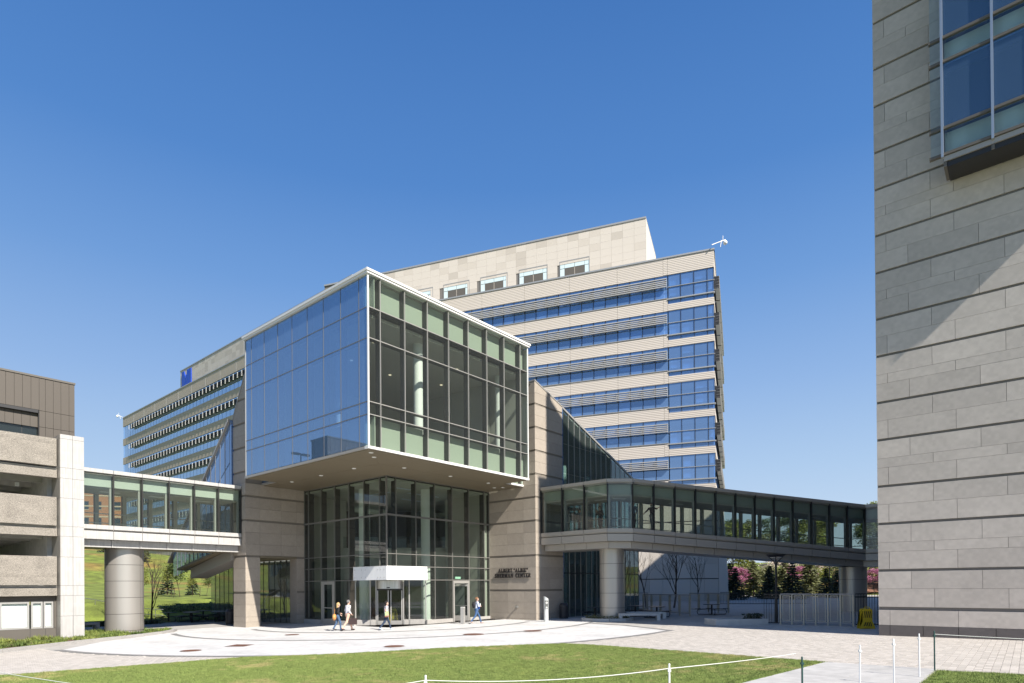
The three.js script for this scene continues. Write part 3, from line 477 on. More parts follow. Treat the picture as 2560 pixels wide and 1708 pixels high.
{ // wing behind the right pier: sloping glass wall
  const t = part(AB, 'sloping_glass_wall', [0, 0, -.84], 0), top = (x) => 15.0 - .376 * (x - 17.25);
  for (let k = 0; k < 15; k++) {
    const a = 17.33 + k * .725, b = a + .70;
    for (const [y0, y1] of [[.1, 3.3], [3.32, 6.2], [6.22, 8.3], [8.32, 10.4], [10.42, 12.5], [12.52, 15]]) { const q = clip(rect(a, b, y0, y1), .376, 1, 15.0 + .376 * 17.25); if (q.length > 2) put(t, 'pane', slabXY(q, -.004, 0), M.glassAtrium); }
    put(t, 'mullion', slabXY([[b, 0], [b + .024, 0], [b + .024, top(b)], [b, top(b)]], -.1, .03), M.frame);
  }
  for (const y of [3.31, 6.21]) box(t, 'rail', M.darkFrame, 17.3, 28.1, y - .03, y + .03, -.12, .035);
  put(t, 'top_rail', slabXY([[17.25, top(17.25)], [28.2, top(28.2)], [28.2, top(28.2) + .13], [17.25, top(17.25) + .13]], -.12, .06), M.frame);
  box(t, 'end_post', M.glassTower, 17.26, 17.33, 3, 14.95, -.1, .05);
  for (let k = 0; k < 5; k++) put(t, 'inner_column', cyl(.24, .24, 0, 12.6 - k * .8, 20, 19 + k * 1.9, -1.6 - (k % 2) * .9), M.white);
  box(t, 'inner_wall', M.carpet, 17.4, 28, 0, 5.4, -9.2, -9); box(t, 'inner_wall', M.interior, 17.4, 28, 5.41, 10.4, -9.2, -9); box(t, 'cross_wall', M.interior, 28.15, 28.35, -.2, 5.6, -8.9, -.2); for (const [y, z] of [[4.2, -4], [8.3, -4.5]]) box(t, 'inner_floor', M.interior, 17.5, 28, y, y + .35, -16, z);
  const rf = part(AB, 'atrium_roof');
  const pts = [V(14.2, 16.0, -.95), V(28.2, 10.85, -.95), V(28.2, 9, -26), V(1.0, 4.9, -25.6), V(1.0, 13.4, -16.1), V(5, 15.9, -14.3)], mid = V(14.3, 15.9, -14.3);
  put(rf, 'roof', solid(pts.map((p, i) => [mid, p, pts[(i + 1) % pts.length]])), M.panelGrey);
}
// ---------------------------------------------------------------- tower behind: bent slab, seven visible storeys and a penthouse
const TW = thing('research_tower', 'tall tan research tower with blue ribbon windows and a stone clad penthouse', 'building');
const WT = [38.67, 34.44, 30.2, 25.94, 21.69, 17.42];         // heads of the ribbon windows
const MOD = 1.475;
{
  const F = part(TW, 'main_facade', [50.1, 0, -2.87], -70);   // local x runs 0 (right corner) to -57.9 (the bend)
  const LEN = 57.9;
  const visible = [50, 43, 37, 34, 32, 32];
  // spandrel bands between ribbons
  const band = (y0, y1, xa, xb) => { for (let s = xb; s > xa + .01;) { const n = Math.max(xa, s > -5.2 ? -5.17 : Math.ceil((s - 5.9 - .001 + 5.17) / 5.9) * 5.9 - 5.17); const e = Math.max(xa, Math.min(n, s - .5)); box(F, 'spandrel_panel', M.spandrel, e + .012, s - .012, y0, y1, -.4, 0, rnd()); s = e; } };
  band(38.67, 40.62, -LEN, 0);
  box(F, 'parapet_cap', M.steelDull, -LEN, .08, 40.62, 40.80, -.6, .08);
  WT.forEach((t, i) => {
    const nextTop = i < 5 ? WT[i + 1] : 13.1;
    band(nextTop, t - 2.78, -LEN, -5.17);
    band(nextTop, t - 3.44, -5.17, -.0);
    if (i === 5) return;
  });
  WT.forEach((t, i) => {
    const w = F, b = t - 2.76;
    for (let k = 0; k < visible[i]; k++) {
      const x1 = -5.17 - k * MOD, x0 = x1 - MOD; if (x0 < -LEN) break;
      put(w, 'pane', solid([[V(x0 + .03, b, -.12), V(x1 - .03, b, -.12), V(x1 - .03, t, -.12), V(x0 + .03, t, -.12)]]), M.glassTower);
      box(w, 'mullion', M.darkFrame, x0 - .03, x0 + .03, b + .04, t, -.2, -.06);
      const q = rnd(); if (q < .4) box(w, 'blind', M.whiteBlind, x0 + .1, x1 - .1, lerp(b, t, q < .2 ? .02 : rr(.2, .7)), t - .05, -.38, -.36);
    }
    box(w, 'sill', M.steelDull, -LEN, -5.19, b - .02, b + .05, -.3, .07);
    // corner bay: three lights high
    for (const [y0, y1] of [[t - 1.40, t], [t - 2.82, t - 1.46], [t - 3.42, t - 2.95]]) for (let k = 0; k < 4; k++) {
      const xs = [-5.12, -3.70, -2.22, -.75, -.04], x0 = xs[k], x1 = xs[k + 1];
      put(w, 'pane', solid([[V(x0 + .03, y0, -.1), V(x1 - .03, y0, -.1), V(x1 - .03, y1, -.1), V(x0 + .03, y1, -.1)]]), M.glassTower);
      if (k) box(w, 'mullion', M.darkFrame, x0 - .03, x0 + .03, y0, y1, -.2, -.05);
      if (rnd() < .4) box(w, 'blind', M.whiteBlind, x0 + .12, x1 - .2, y0 + rr(.1, .6), y1 - .05, -.38, -.36);
    }
    box(w, 'rail', M.steelDull, -5.15, .05, t - 1.46, t - 1.40, -.2, .0); box(w, 'rail', M.steelDull, -5.15, .09, t - 2.95, t - 2.82, -.2, .10);
    // sun shades: five blades on brackets
    for (let j = 0; j < 5; j++) { const y = t - .60 - j * .215; box(w, 'sunshade_blade', M.shadeBlade ??= mat(.52, .50, .47, .45, .15), -LEN + 10, -5.25, y - .04, y + .045, .16, j ? .36 : .44); }
    for (let k = 0; k <= visible[i]; k++) { const x = -5.3 - k * MOD; if (x < -LEN + 10) break; box(w, 'bracket', M.steelDull, x - .02, x + .02, t - 1.55, t - .5, -.1, .30); }
  });
  box(F, 'floor_core', M.dark, -LEN, -.3, 13.0, 38.6, -3.2, -3.0);
  WT.forEach((t) => { box(F, 'ceiling_slab', M.interior, -LEN, -.2, t + .02, t + .5, -3.0, -.42); box(F, 'floor_slab', M.interior, -LEN, -.2, t - 3.6, t - 3.5, -3.0, -.45); });
  // end wall beyond the corner, with its own shades
  const E = part(TW, 'end_facade', [50.1, 0, -2.87], 20);     // faces +x side; local x runs away from the corner
  WT.forEach((t, i) => {
    box(E, 'spandrel_panel', M.spandrel, .02, 24, (i < 5 ? WT[i + 1] : 13.1), t - 3.44, -.4, 0);
    put(E, 'pane', solid([[V(.05, t - 3.4, -.1), V(24, t - 3.4, -.1), V(24, t, -.1), V(.05, t, -.1)]]), M.glassTower);
    for (let j = 0; j < 5; j++) box(E, 'sunshade_blade', M.shadeBlade, 1.2, 24, t - .62 - j * .32, t - .56 - j * .32, .1, .55);
    for (let k = 0; k < 7; k++) box(E, 'bracket', M.darkFrame, 1.2 + k * 3.4, 1.26 + k * 3.4, t - 1.95, t - .55, -.1, .5);
  });
  box(E, 'spandrel_panel', M.spandrel, .02, 24, 38.67, 40.62, -.4, 0); box(E, 'parapet_cap', M.steelDull, .09, 24, 40.62, 40.80, -.6, .08);
  box(F, 'tower_roof', M.panelGrey, -LEN, -.1, 40.4, 40.6, -24, -.45);
  // lower storeys: stone beside the corner, glass beyond, with a pale leaning end fin
  const S = part(TW, 'podium', [50.1, 0, -2.87], -70);
  for (let r = 0; r < 8; r++) for (let k = 0; k < 6; k++) { const y0 = -.2 + r * 1.66, x1 = .2 - k * 1.55, off = 0; box(S, 'stone_panel', M.tanWall[Math.floor(rnd() * 3)], x1 - 1.54, x1 - .01, y0, y0 + (r % 2 ? 1.55 : 1.65), -.2, .02 + rr(-.002, .002)); }
  box(S, 'wall_body', M.stoneBack, -9.1, .2, -.2, 13.1, -.8, -.2);
  put(S, 'leaning_fin', slabXY([[.22, -.2], [1.3, -.2], [.62, 13.1], [.22, 13.1]], -6, .0), M.tanWall[0]);
  for (let k = 0; k < 16; k++) { const x1 = -9.12 - k * 1.475; for (const [y0, y1] of [[-.2, 4], [4.1, 8.3], [8.4, 13]]) put(S, 'pane', solid([[V(x1 - 1.44, y0, -.1), V(x1, y0, -.1), V(x1, y1, -.1), V(x1 - 1.44, y1, -.1)]]), M.glassDark); box(S, 'mullion', M.frame, x1 - 1.475, x1 - 1.44, -.2, 13, -.2, -.05); }
  for (const y of [4.05, 8.35]) box(S, 'rail', M.darkFrame, -33, -9.1, y - .06, y + .06, -.25, -.02);
}
{ // penthouse: stone tiles in three tones, louvred windows
  const P = part(TW, 'penthouse', [50.1 - Math.sin(70 * Math.PI / 180) * -6, 0, -2.87 - Math.cos(70 * Math.PI / 180) * 6], -70);
  const X0 = -50, X1 = -8.45, wins = [15.85, 21.65, 27.45, 33.25, 39.05];
  box(P, 'wall_body', M.stoneBack, X0 - 8, X1, 40.6, 49.4, -10, -.06);
  for (let r = 0; r < 9; r++) for (let k = 0; k < 27; k++) {
    const y0 = 40.7 + r * .965, x1 = X1 - k * 1.475, x0 = x1 - 1.475, mx = -(x0 + x1) / 2, my = y0 + .48;
    if (y0 < 42) continue;
    if (wins.some((w) => mx > w - .1 && mx < w + 4.05) && my < 45.9) continue;
    const q = rnd(); box(P, 'stone_tile', M.tanWall[q < .7 ? 0 : q < .88 ? 1 : 2], x0 + .006, x1 - .006, y0 + .005, Math.min(49.4, y0 + .96), -.05, rr(-.002, .002));
  }
  box(P, 'roof_cap', M.steelDull, X0 - 8, X1 + .06, 49.4, 49.62, -10, .08);
  box(P, 'side_wall', M.tanWall[0], X1 + .001, X1 + .05, 40.6, 49.4, -10, -.002);
  for (const w of wins) {
    const x1 = -w, x0 = -w - 4.0;
    box(P, 'louvre', M.brownLow, x0 + .62, x1 - .62, 42.2, 44.95, -.055, -.035); box(P, 'louvre_post', M.tanWall[2], (x0 + x1) / 2 - .03, (x0 + x1) / 2 + .03, 42.2, 44.95, -.034, -.02);
    for (const [a, b, c, d] of [[x0 + .02, x0 + .60, 42.2, 44.93], [x1 - .60, x1 - .02, 42.2, 44.93], [x0 + .02, x0 + .60, 45.0, 45.85], [x1 - .60, x1 - .02, 45.0, 45.85], [x0 + .64, (x0 + x1) / 2 - .03, 45.0, 45.85], [(x0 + x1) / 2 + .03, x1 - .64, 45.0, 45.85]]) box(P, 'pane', mat(.62, .74, .76, .15, 0), a, b, c, d, -.055, -.03);
    box(P, 'window_frame', M.frame, x0, x1, 45.86, 45.98, -.1, .02); box(P, 'window_frame', M.frame, x0 - .06, x0, 42.2, 45.98, -.1, .02); box(P, 'window_frame', M.frame, x1, x1 + .06, 42.2, 45.98, -.1, .02);
  }
}
{ // the long left wing, seen down its length
  const W = part(TW, 'side_wing', [30.3, 0, -57.3], -90), LEN = 73.6;      // local x 0 at the bend, -73.6 at the far end
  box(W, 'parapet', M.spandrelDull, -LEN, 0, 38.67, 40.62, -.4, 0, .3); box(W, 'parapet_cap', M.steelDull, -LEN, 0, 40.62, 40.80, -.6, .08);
  for (let k = 1; k < 12; k++) box(W, 'panel_joint', M.steelDull, -k * 5.9 - 2 - .03, -k * 5.9 - 2 + .03, 38.67, 40.6, 0, .02);
  box(W, 'wing_body', M.dark, -LEN + .06, 0, 2, 40.4, -16, -.55);
  const lows = [...WT, 13.2, 8.95];
  lows.forEach((t, i) => {
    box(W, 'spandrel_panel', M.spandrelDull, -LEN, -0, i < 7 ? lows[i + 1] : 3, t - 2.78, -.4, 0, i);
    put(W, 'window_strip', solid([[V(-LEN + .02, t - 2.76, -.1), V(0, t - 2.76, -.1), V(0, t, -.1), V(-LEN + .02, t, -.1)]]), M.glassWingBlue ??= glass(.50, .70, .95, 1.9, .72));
    const gs = [], bs = [];
    for (let k = 0; k < 50; k++) gs.push(bx(-k * MOD - .018, -k * MOD + .018, t - 2.74, t, -.14, -.085));
    const mm = put(W, 'mullions', mergeGeometries(gs), M.darkFrame); mm.userData.kind = 'stuff';
    if (i > 6) return;
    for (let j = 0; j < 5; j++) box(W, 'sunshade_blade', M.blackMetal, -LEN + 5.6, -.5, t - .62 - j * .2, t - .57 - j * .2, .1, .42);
    for (let k = 0; k < 47; k++) for (let j = 0; j < 5; j++) bs.push(bx(-k * MOD - .72, -k * MOD - .5, t - .65 - j * .2, t - .56 - j * .2, .42, .52));
    const bb = put(W, 'brackets', mergeGeometries(bs), M.frameLight); bb.userData.kind = 'stuff';
  });
  for (let r = 0; r < 6; r++) for (let k = 0; k < 20; k++) box(W, 'stone_panel', M.stone[Math.floor(rnd() * 2)], -LEN + k * 3.7 + .01 + (r % 2) * 1.2, -LEN + (k + 1) * 3.7 - .01 + (r % 2) * 1.2, 1 + r * 1.1, 2.08 + r * 1.1 - (r % 3 ? 0 : .12), -.5, .06);
  const P = part(TW, 'side_penthouse', [36.8, 0, -57.3], -90);
  box(P, 'wall_body', M.stoneBack, -58.9, 4, 40.6, 49.4, -10, -.06);
  for (let r = 2; r < 9; r++) for (let k = 0; k < 21; k++) { const q = rnd(); box(P, 'stone_tile', M.tanWall[q < .5 ? 0 : q < .8 ? 1 : 2], -58.9 + k * 1.5 + .006, -58.9 + k * 1.5 + 1.494, 40.7 + r * .965, 41.66 + r * .965, -.05, rr(-.002, .002)); }
  box(P, 'roof_cap', M.steelDull, -58.95, 4, 49.4, 49.6, -10, .08); box(P, 'stone_end', M.tanWall[1], -58.95, -58.9, 40.6, 49.4, -9.9, -.01);
}
{ // blue monogram on the end of the side penthouse: a block M cut by slanting gaps
  const L = thing('monogram_sign', 'blue block letter M monogram high on the tower penthouse', 'sign', [36.78, 44.6, -112.7], -Math.PI / 2), blue = mat(.006, .06, .45, .4, 0);
  const h = 4.3, w = 4.7;
  put(L, 'stroke', slabXY([[-w / 2, 0], [-w / 2 + 1.0, .0], [-w / 2 + 1.9, h * .62], [-w / 2 + 1.2, h], [-w / 2, h]], .02, .2), blue);
  put(L, 'stroke', slabXY([[-w / 2 + 1.3, 0], [-w / 2 + 1.7, 0], [-.1, h * .62], [-.35, h * .8]], .02, .2), blue);
  put(L, 'stroke', slabXY([[-w / 2 + 2.0, 0], [-w / 2 + 2.5, 0], [.9, h], [.3, h]], .02, .2), blue);
  put(L, 'stroke', slabXY([[.1, 0], [1.0, 0], [1.3, h], [1.15, h]], .02, .2), blue);
  put(L, 'stroke', slabXY([[1.2, 0], [w / 2, 0], [w / 2, h], [1.45, h]], .02, .2), blue);
}
function roofCamera(x, y, z, dir, label) {
  const t = thing('security_camera', label, 'camera', [x, y, z], dir);
  put(t, 'bracket_arm', rod(V(-.9, -.5, 0), V(.9, .35, 0), .05), M.fascia); put(t, 'stay', rod(V(.2, -.6, 0), V(.35, .2, 0), .04), M.fascia);
  put(t, 'camera_dome', new THREE.SphereGeometry(.24, 14, 10).translate(.85, .0, 0), M.white); put(t, 'mast', rod(V(.55, .1, 0), V(.55, .75, 0), .03), M.fascia);
}
roofCamera(50.4, 41.5, -2.4, -.6, 'white security camera on an arm over the sunlit tower corner');
roofCamera(30.2, 41.2, -131.6, 2.4, 'white security camera arm at the far end of the tower wing');
// ---------------------------------------------------------------- skybridges
// F: front polyline of [x, z, dy]; B: back polyline; modules per run
function offsetLine(F, d) {
  const n = F.length, dir = []; for (let i = 0; i < n - 1; i++) { const a = F[i], b = F[i + 1], l = Math.hypot(b[0] - a[0], b[1] - a[1]); dir.push([(b[0] - a[0]) / l, (b[1] - a[1]) / l]); }
  const nor = dir.map(([x, z]) => [z, -x]);                  // to the rear of a wall read left to right from outside
  return F.map((p, i) => { const a = nor[Math.max(0, i - 1)], b = nor[Math.min(n - 2, i)]; const s = [a[0] + b[0], a[1] + b[1]], k = 2 * d / (s[0] * s[0] + s[1] * s[1]); return [p[0] + s[0] * k, p[1] + s[1] * k, p[2]]; });
}
function bridge(T, F, mods, skin, pal, width) {
  const B = offsetLine(F, width), In = offsetLine(F, .42), BIn = offsetLine(F, width - .42), Pr = offsetLine(F, .06), Out = offsetLine(F, -.05);
  const at = (L, i, t) => { const a = L[i], b = L[i + 1]; return [lerp(a[0], b[0], t), lerp(a[1], b[1], t), lerp(a[2], b[2], t)]; };
  // a block between two plan lines, from y0 to y1, over part of a run
  const blk = (L0, L1, i, t0, t1, y0, y1) => { const a = at(L0, i, t0), b = at(L0, i, t1), c = at(L1, i, t1), d = at(L1, i, t0), q = (p, y) => V(p[0], y + p[2], p[1]); return hexa([q(a, y0), q(b, y0), q(c, y0), q(d, y0), q(a, y1), q(b, y1), q(c, y1), q(d, y1)], rnd() * 5); };
  const pane = (L, i, t0, t1, y0, y1) => { const a = at(L, i, t0), b = at(L, i, t1); return solid([[V(a[0], y0 + a[2], a[1]), V(b[0], y0 + b[2], b[1]), V(b[0], y1 + b[2], b[1]), V(a[0], y1 + a[2], a[1])]]); };
  const L1 = (d) => offsetLine(F, d);
  const lines = { g: L1(.05), s: L1(.30), m0: L1(-.03), m1: L1(.26), c0: L1(.34), c1: L1(.52), r0: L1(.58), r1: L1(.63), bb0: L1(width - .52), bb1: L1(width - .34), bg: L1(width - .05), bm0: L1(width - .26), bs: L1(width - .3), ce0: L1(.40), ce1: L1(width - .40), lb0: L1(.53), lb1: L1(width - .53), fr: L1(.0), bk: L1(width), h0: L1(width - .62), h1: L1(width - .57) };
  for (let i = 0; i < F.length - 1; i++) {
    const n = mods[i], len = Math.hypot(F[i + 1][0] - F[i][0], F[i + 1][1] - F[i][1]), e = .012 / len, mw = .035 / len;
    put(T, 'roof_deck', blk(lines.g, lines.bg, i, 0, 1, 8.72, 8.98), pal.dark); put(T, 'floor_deck', blk(lines.g, lines.bg, i, 0, 1, 5.66, 5.9), pal.dark);
    put(T, 'ceiling', blk(lines.ce0, lines.ce1, i, 0, 1, 8.02, 8.1), M.ceiling); put(T, 'underside', blk(lines.lb0, lines.lb1, i, 0, 1, 4.76, 5.2), pal.under);
    for (let k = 0; k < n; k++) {
      const t0 = k / n, t1 = (k + 1) / n;
      put(T, 'roof_edge_panel', blk(lines.m0, lines.s, i, t0 + e, t1 - e, 8.83, 9.03), pal.panel);
      put(T, 'pane', pane(lines.g, i, t0 + mw, t1 - mw, 5.96, 8.81), skin); put(T, 'rear_pane', pane(lines.bg, i, t0 + mw, t1 - mw, 5.96, 8.81), skin);
      put(T, 'spandrel_panel', blk(lines.s, lines.c0, i, t0 + mw, t1 - mw, 8.1, 8.8), pal.green); put(T, 'spandrel_panel', blk(lines.bb1, lines.bs, i, t0 + mw, t1 - mw, 8.1, 8.8), M.green);
      put(T, 'sill_panel', blk(lines.m0, lines.s, i, t0 + e, t1 - e, 5.72, 5.95), pal.panel); put(T, 'fascia_panel', blk(lines.fr, lines.s, i, t0 + e, t1 - e, 5.17, 5.62), pal.panel); put(T, 'beam_panel', blk(lines.ce0, lines.c1, i, t0 + e, t1 - e, 4.75, 5.16), pal.panel);
      put(T, 'rear_sill_panel', blk(lines.bs, lines.bk, i, t0 + e, t1 - e, 5.17, 5.95), pal.panel);
      const mu = (t) => [Math.max(0, t - mw * .9), Math.min(1, t + mw * .9)];
      for (const t of k === n - 1 ? [t0, t1] : [t0]) {
        const [a, b] = mu(t); if (t === t1 && i < F.length - 2) continue;
        put(T, 'mullion', blk(lines.m0, lines.m1, i, a, b, 5.95, 8.82), M.darkFrame); put(T, 'rear_mullion', blk(lines.bm0, lines.bk, i, a, b, 5.95, 8.82), M.darkFrame);
        const w2 = .10 / len; put(T, 'inner_column', blk(lines.c0, lines.c1, i, Math.max(0, t - w2), Math.min(1, t + w2), 5.9, 8.1), M.interior); put(T, 'inner_column', blk(lines.bb0, lines.bb1, i, Math.max(0, t - w2), Math.min(1, t + w2), 5.9, 8.1), M.interior);
      }
    }
    for (const y of [6.3, 6.85]) { put(T, 'handrail', blk(lines.h0, lines.h1, i, 0, 1, y, y + .05), M.steel); }
    put(T, 'sill_gap', blk(lines.ce0, lines.c1, i, 0, 1, 5.6, 5.74), M.dark);
    for (const t of [.2, .5, .8]) { const w2 = .5 / len; put(T, 'ceiling_light', blk(L1(width * .42), L1(width * .55), i, Math.max(0, t - w2), Math.min(1, t + w2), 8.0, 8.018), M.white); }
  }
  return { at, B };
}
function clad(parent, x, z, r, y0, y1, joints, m, seamTurn) {  // round column clad in curved sheets
  const c = part(parent, 'column', [x, 0, z]);
  const ys = [y0, ...joints, y1];
  for (let i = 0; i < ys.length - 1; i++) for (let k = 0; k < 3; k++) {
    const a0 = seamTurn + k * Math.PI * 2 / 3 + .006, a1 = seamTurn + (k + 1) * Math.PI * 2 / 3 - .006, g = new THREE.CylinderGeometry(r, r, ys[i + 1] - ys[i] - .02, 22, 1, true, a0, a1 - a0); g.translate(0, (ys[i] + ys[i + 1]) / 2, 0);
    put(c, 'column_sheet', g, m);
  }
  put(c, 'core', cyl(r - .02, r - .02, y0, y1, 36), M.dark); return c;
}
M.sheet = mat(.46, .435, .40, .34, .55); M.sheetDark = M.sheet;
const LB = thing('skybridge', 'short white panelled glass skybridge between the garage and the granite pier', 'skybridge', [0, 0, 0], 0, 'enclosed glass footbridges');
bridge(LB, [[-7.92, -14.6, 0], [.78, -14.6, 0]], [6], M.glassBridge, { panel: M.panel, dark: M.panelGrey, under: M.soffit, green: mat(.60, .64, .56, .45) }, 3.4);
clad(LB, -5.40, -16.35, .99, -.5, 4.77, [0, .96, 1.91, 2.87, 3.81], M.sheet, .62);
const RB = thing('skybridge', 'long descending glass skybridge in shade beside the tall stone building', 'skybridge', [0, 0, 0], 0, 'enclosed glass footbridges');
const RF = [[14.6, -.74, 0], [14.6, 4.44, 0], [15.52, 5.73, -.03], [29.83, 15.75, -1.18], [29.9, 19.25, -1.2]];
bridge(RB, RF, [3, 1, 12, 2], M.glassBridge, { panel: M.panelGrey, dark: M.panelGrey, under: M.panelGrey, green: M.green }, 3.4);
clad(RB, 16.62, 3.55, .81, -.1, 4.79, [.96, 1.91, 2.87, 3.81], M.sheet, .35);
clad(RB, 31.6, 14.6, .9, -.1, 3.6, [1.5, 2.7], M.sheetDark, .2);
// ---------------------------------------------------------------- parking garage at the left
{
  const G = thing('parking_garage', 'concrete parking garage with brown metal upper wall and white corner column', 'building');
  const c = part(G, 'corner_column');
  const ys = [-.4, 1.01, 2.09, 2.62, 4.13, 5.22, 5.75, 7.24, 8.28, 8.84, 10.37, 10.6];
  for (let i = 0; i < ys.length - 1; i++) { box(c, 'column_panel', M.panel, -8.97, -8.437, ys[i] + .006, ys[i + 1] - .006, -14.46, -14.40, i); box(c, 'column_panel', M.panel, -8.423, -7.95, ys[i] + .006, ys[i + 1] - .006, -14.46, -14.40, i + 5); box(c, 'side_panel', M.panelGrey, -8.99, -8.97, ys[i] + .006, ys[i + 1] - .006, -16.6, -14.41, i); box(c, 'side_panel', M.panel, -7.95, -7.92, ys[i] + .006, ys[i + 1] - .006, -16.6, -14.41, i); }
  box(c, 'column_core', M.dark, -8.965, -7.955, -.4, 10.58, -18.5, -14.47);
  const f = part(G, 'parking_deck');
  for (const [y0, y1] of [[8.93, 10.39], [5.79, 7.29], [2.65, 4.16]]) { box(f, 'parapet_panel', M.aggregate, -34, -9.06, y0, y1, -15.05, -14.75, y0); }
  for (const [y0, y1] of [[8.33, 8.74], [5.24, 5.64], [2.09, 2.49]]) { box(f, 'edge_beam', M.aggregate, -34, -9.02, y0, y1, -15.2, -14.86, y0); box(f, 'deck_slab', M.concrete, -34, -9.0, y1 + .01, y1 + .14, -44, -15.06, y0); for (let k = 0; k < 11; k++) box(f, 'deck_rib', M.concrete, -34, -9.2, y0 - .05, y1, -17.2 - k * 2.4, -16.9 - k * 2.4, k); }
  box(f, 'end_wall', M.concrete, -9.2, -8.98, 2.2, 10.3, -44, -16.0, 3); box(f, 'rear_wall', M.stoneBack, -34, -9.2, -.4, 5, -44.2, -44.0);
  box(f, 'ceiling_camera', M.white, -10.4, -10.25, 7.95, 8.15, -16.9, -16.7);
  const lo = part(G, 'ground_floor');
  box(lo, 'wall', M.brownLow, -34, -9.0, -.5, .38, -15.5, -15.22, 1); box(lo, 'wall', M.brownLow, -34, -9.0, 1.80, 2.08, -15.5, -15.18, 2); box(lo, 'wall', M.brownLow, -9.08, -9.0, .38, 1.80, -15.5, -15.2, 3);
  for (const x of [-9.45, -10.1, -11.4]) box(lo, 'wall_joint', M.dark, x - .008, x + .008, -.4, .36, -15.22, -15.215);
  for (const [x0, x1] of [[-11.3, -10.17], [-10.03, -9.6], [-9.50, -9.14], [-13.4, -11.5]]) {
    const w = part(G, 'office_window', [0, 0, -15.25]);
    box(w, 'blind', M.whiteBlind, x0 + .05, x1 - .05, .48, 1.70, -.12, -.1); put(w, 'pane', solid([[V(x0 + .05, .48, -.03), V(x1 - .05, .48, -.03), V(x1 - .05, 1.7, -.03), V(x0 + .05, 1.7, -.03)]]), glass(.92, .97, .95, 1.45));
    for (const [a, b, y0, y1] of [[x0 - .03, x0 + .05, .38, 1.80], [x1 - .05, x1 + .03, .38, 1.80], [x0 + .05, x1 - .05, 1.70, 1.80], [x0 + .05, x1 - .05, .38, .48]]) box(w, 'window_frame', M.steelDull, a, b, y0, y1, -.1, .04);
  }
  const u = part(G, 'upper_wall', [0, 0, -15.8]);
  const vs = [-34, -16, -13.5, -12.05, -11.69, -11.33, -10.97, -10.62, -10.28, -9.92, -9.57];
  for (let i = 0; i < vs.length - 1; i++) { box(u, 'metal_panel', M.brown, vs[i] + .006, vs[i + 1] - .006, 12.0, 13.72, -.1, 0, i); box(u, 'metal_panel', M.brown, vs[i] + .006, vs[i + 1] - .006, 11.1, 11.82, -.3, -.2, i); }
  const v2 = [-9.57, -9.3, -8.95, -8.61, -8.24, -7.98]; for (let i = 0; i < 5; i++) for (const [y0, y1] of [[11.98, 13.72], [11.11, 11.97], [9.4, 11.1]]) box(u, 'metal_panel', M.brown, v2[i] + .006, v2[i + 1] - .006, y0, y1 - .008, -.1, 0, i);
  for (const [a, b] of [[-10.25, -9.6], [-11.7, -10.28], [-13.2, -11.75]]) put(u, 'pane', solid([[V(a, 10.3, -.25), V(b, 10.3, -.25), V(b, 11.09, -.25), V(a, 11.09, -.25)]]), M.glassDark);
  box(u, 'wall_body', M.dark, -34, -7.99, 9.3, 13.7, -2.2, -.32); box(u, 'roof_cap', M.brownLow, -34, -7.95, 13.72, 13.82, -2.3, .04); box(u, 'window_head', M.dark, -34, -9.58, 11.83, 11.99, -.3, -.01); box(u, 'window_jamb', M.darkFrame, -9.6, -9.571, 10.3, 11.99, -.3, -.01);
}
{ // lamp on the far garage deck; only the glass box mirrors it
  const L = thing('deck_lamp', 'twin head parking deck lamp on a slim grey pole', 'lamp', [-14.2, 10.4, -30]);
  put(L, 'pole', rod(V(0, 0, 0), V(0, 5.0, 0), .06, 8), M.blackMetal); box(L, 'lamp_head', M.blackMetal, -.9, -.1, 4.95, 5.12, -.2, .2); box(L, 'lamp_head', M.blackMetal, .1, .9, 4.95, 5.12, -.2, .2); box(L, 'cross_arm', M.blackMetal, -.1, .1, 4.98, 5.06, -.05, .05);
}
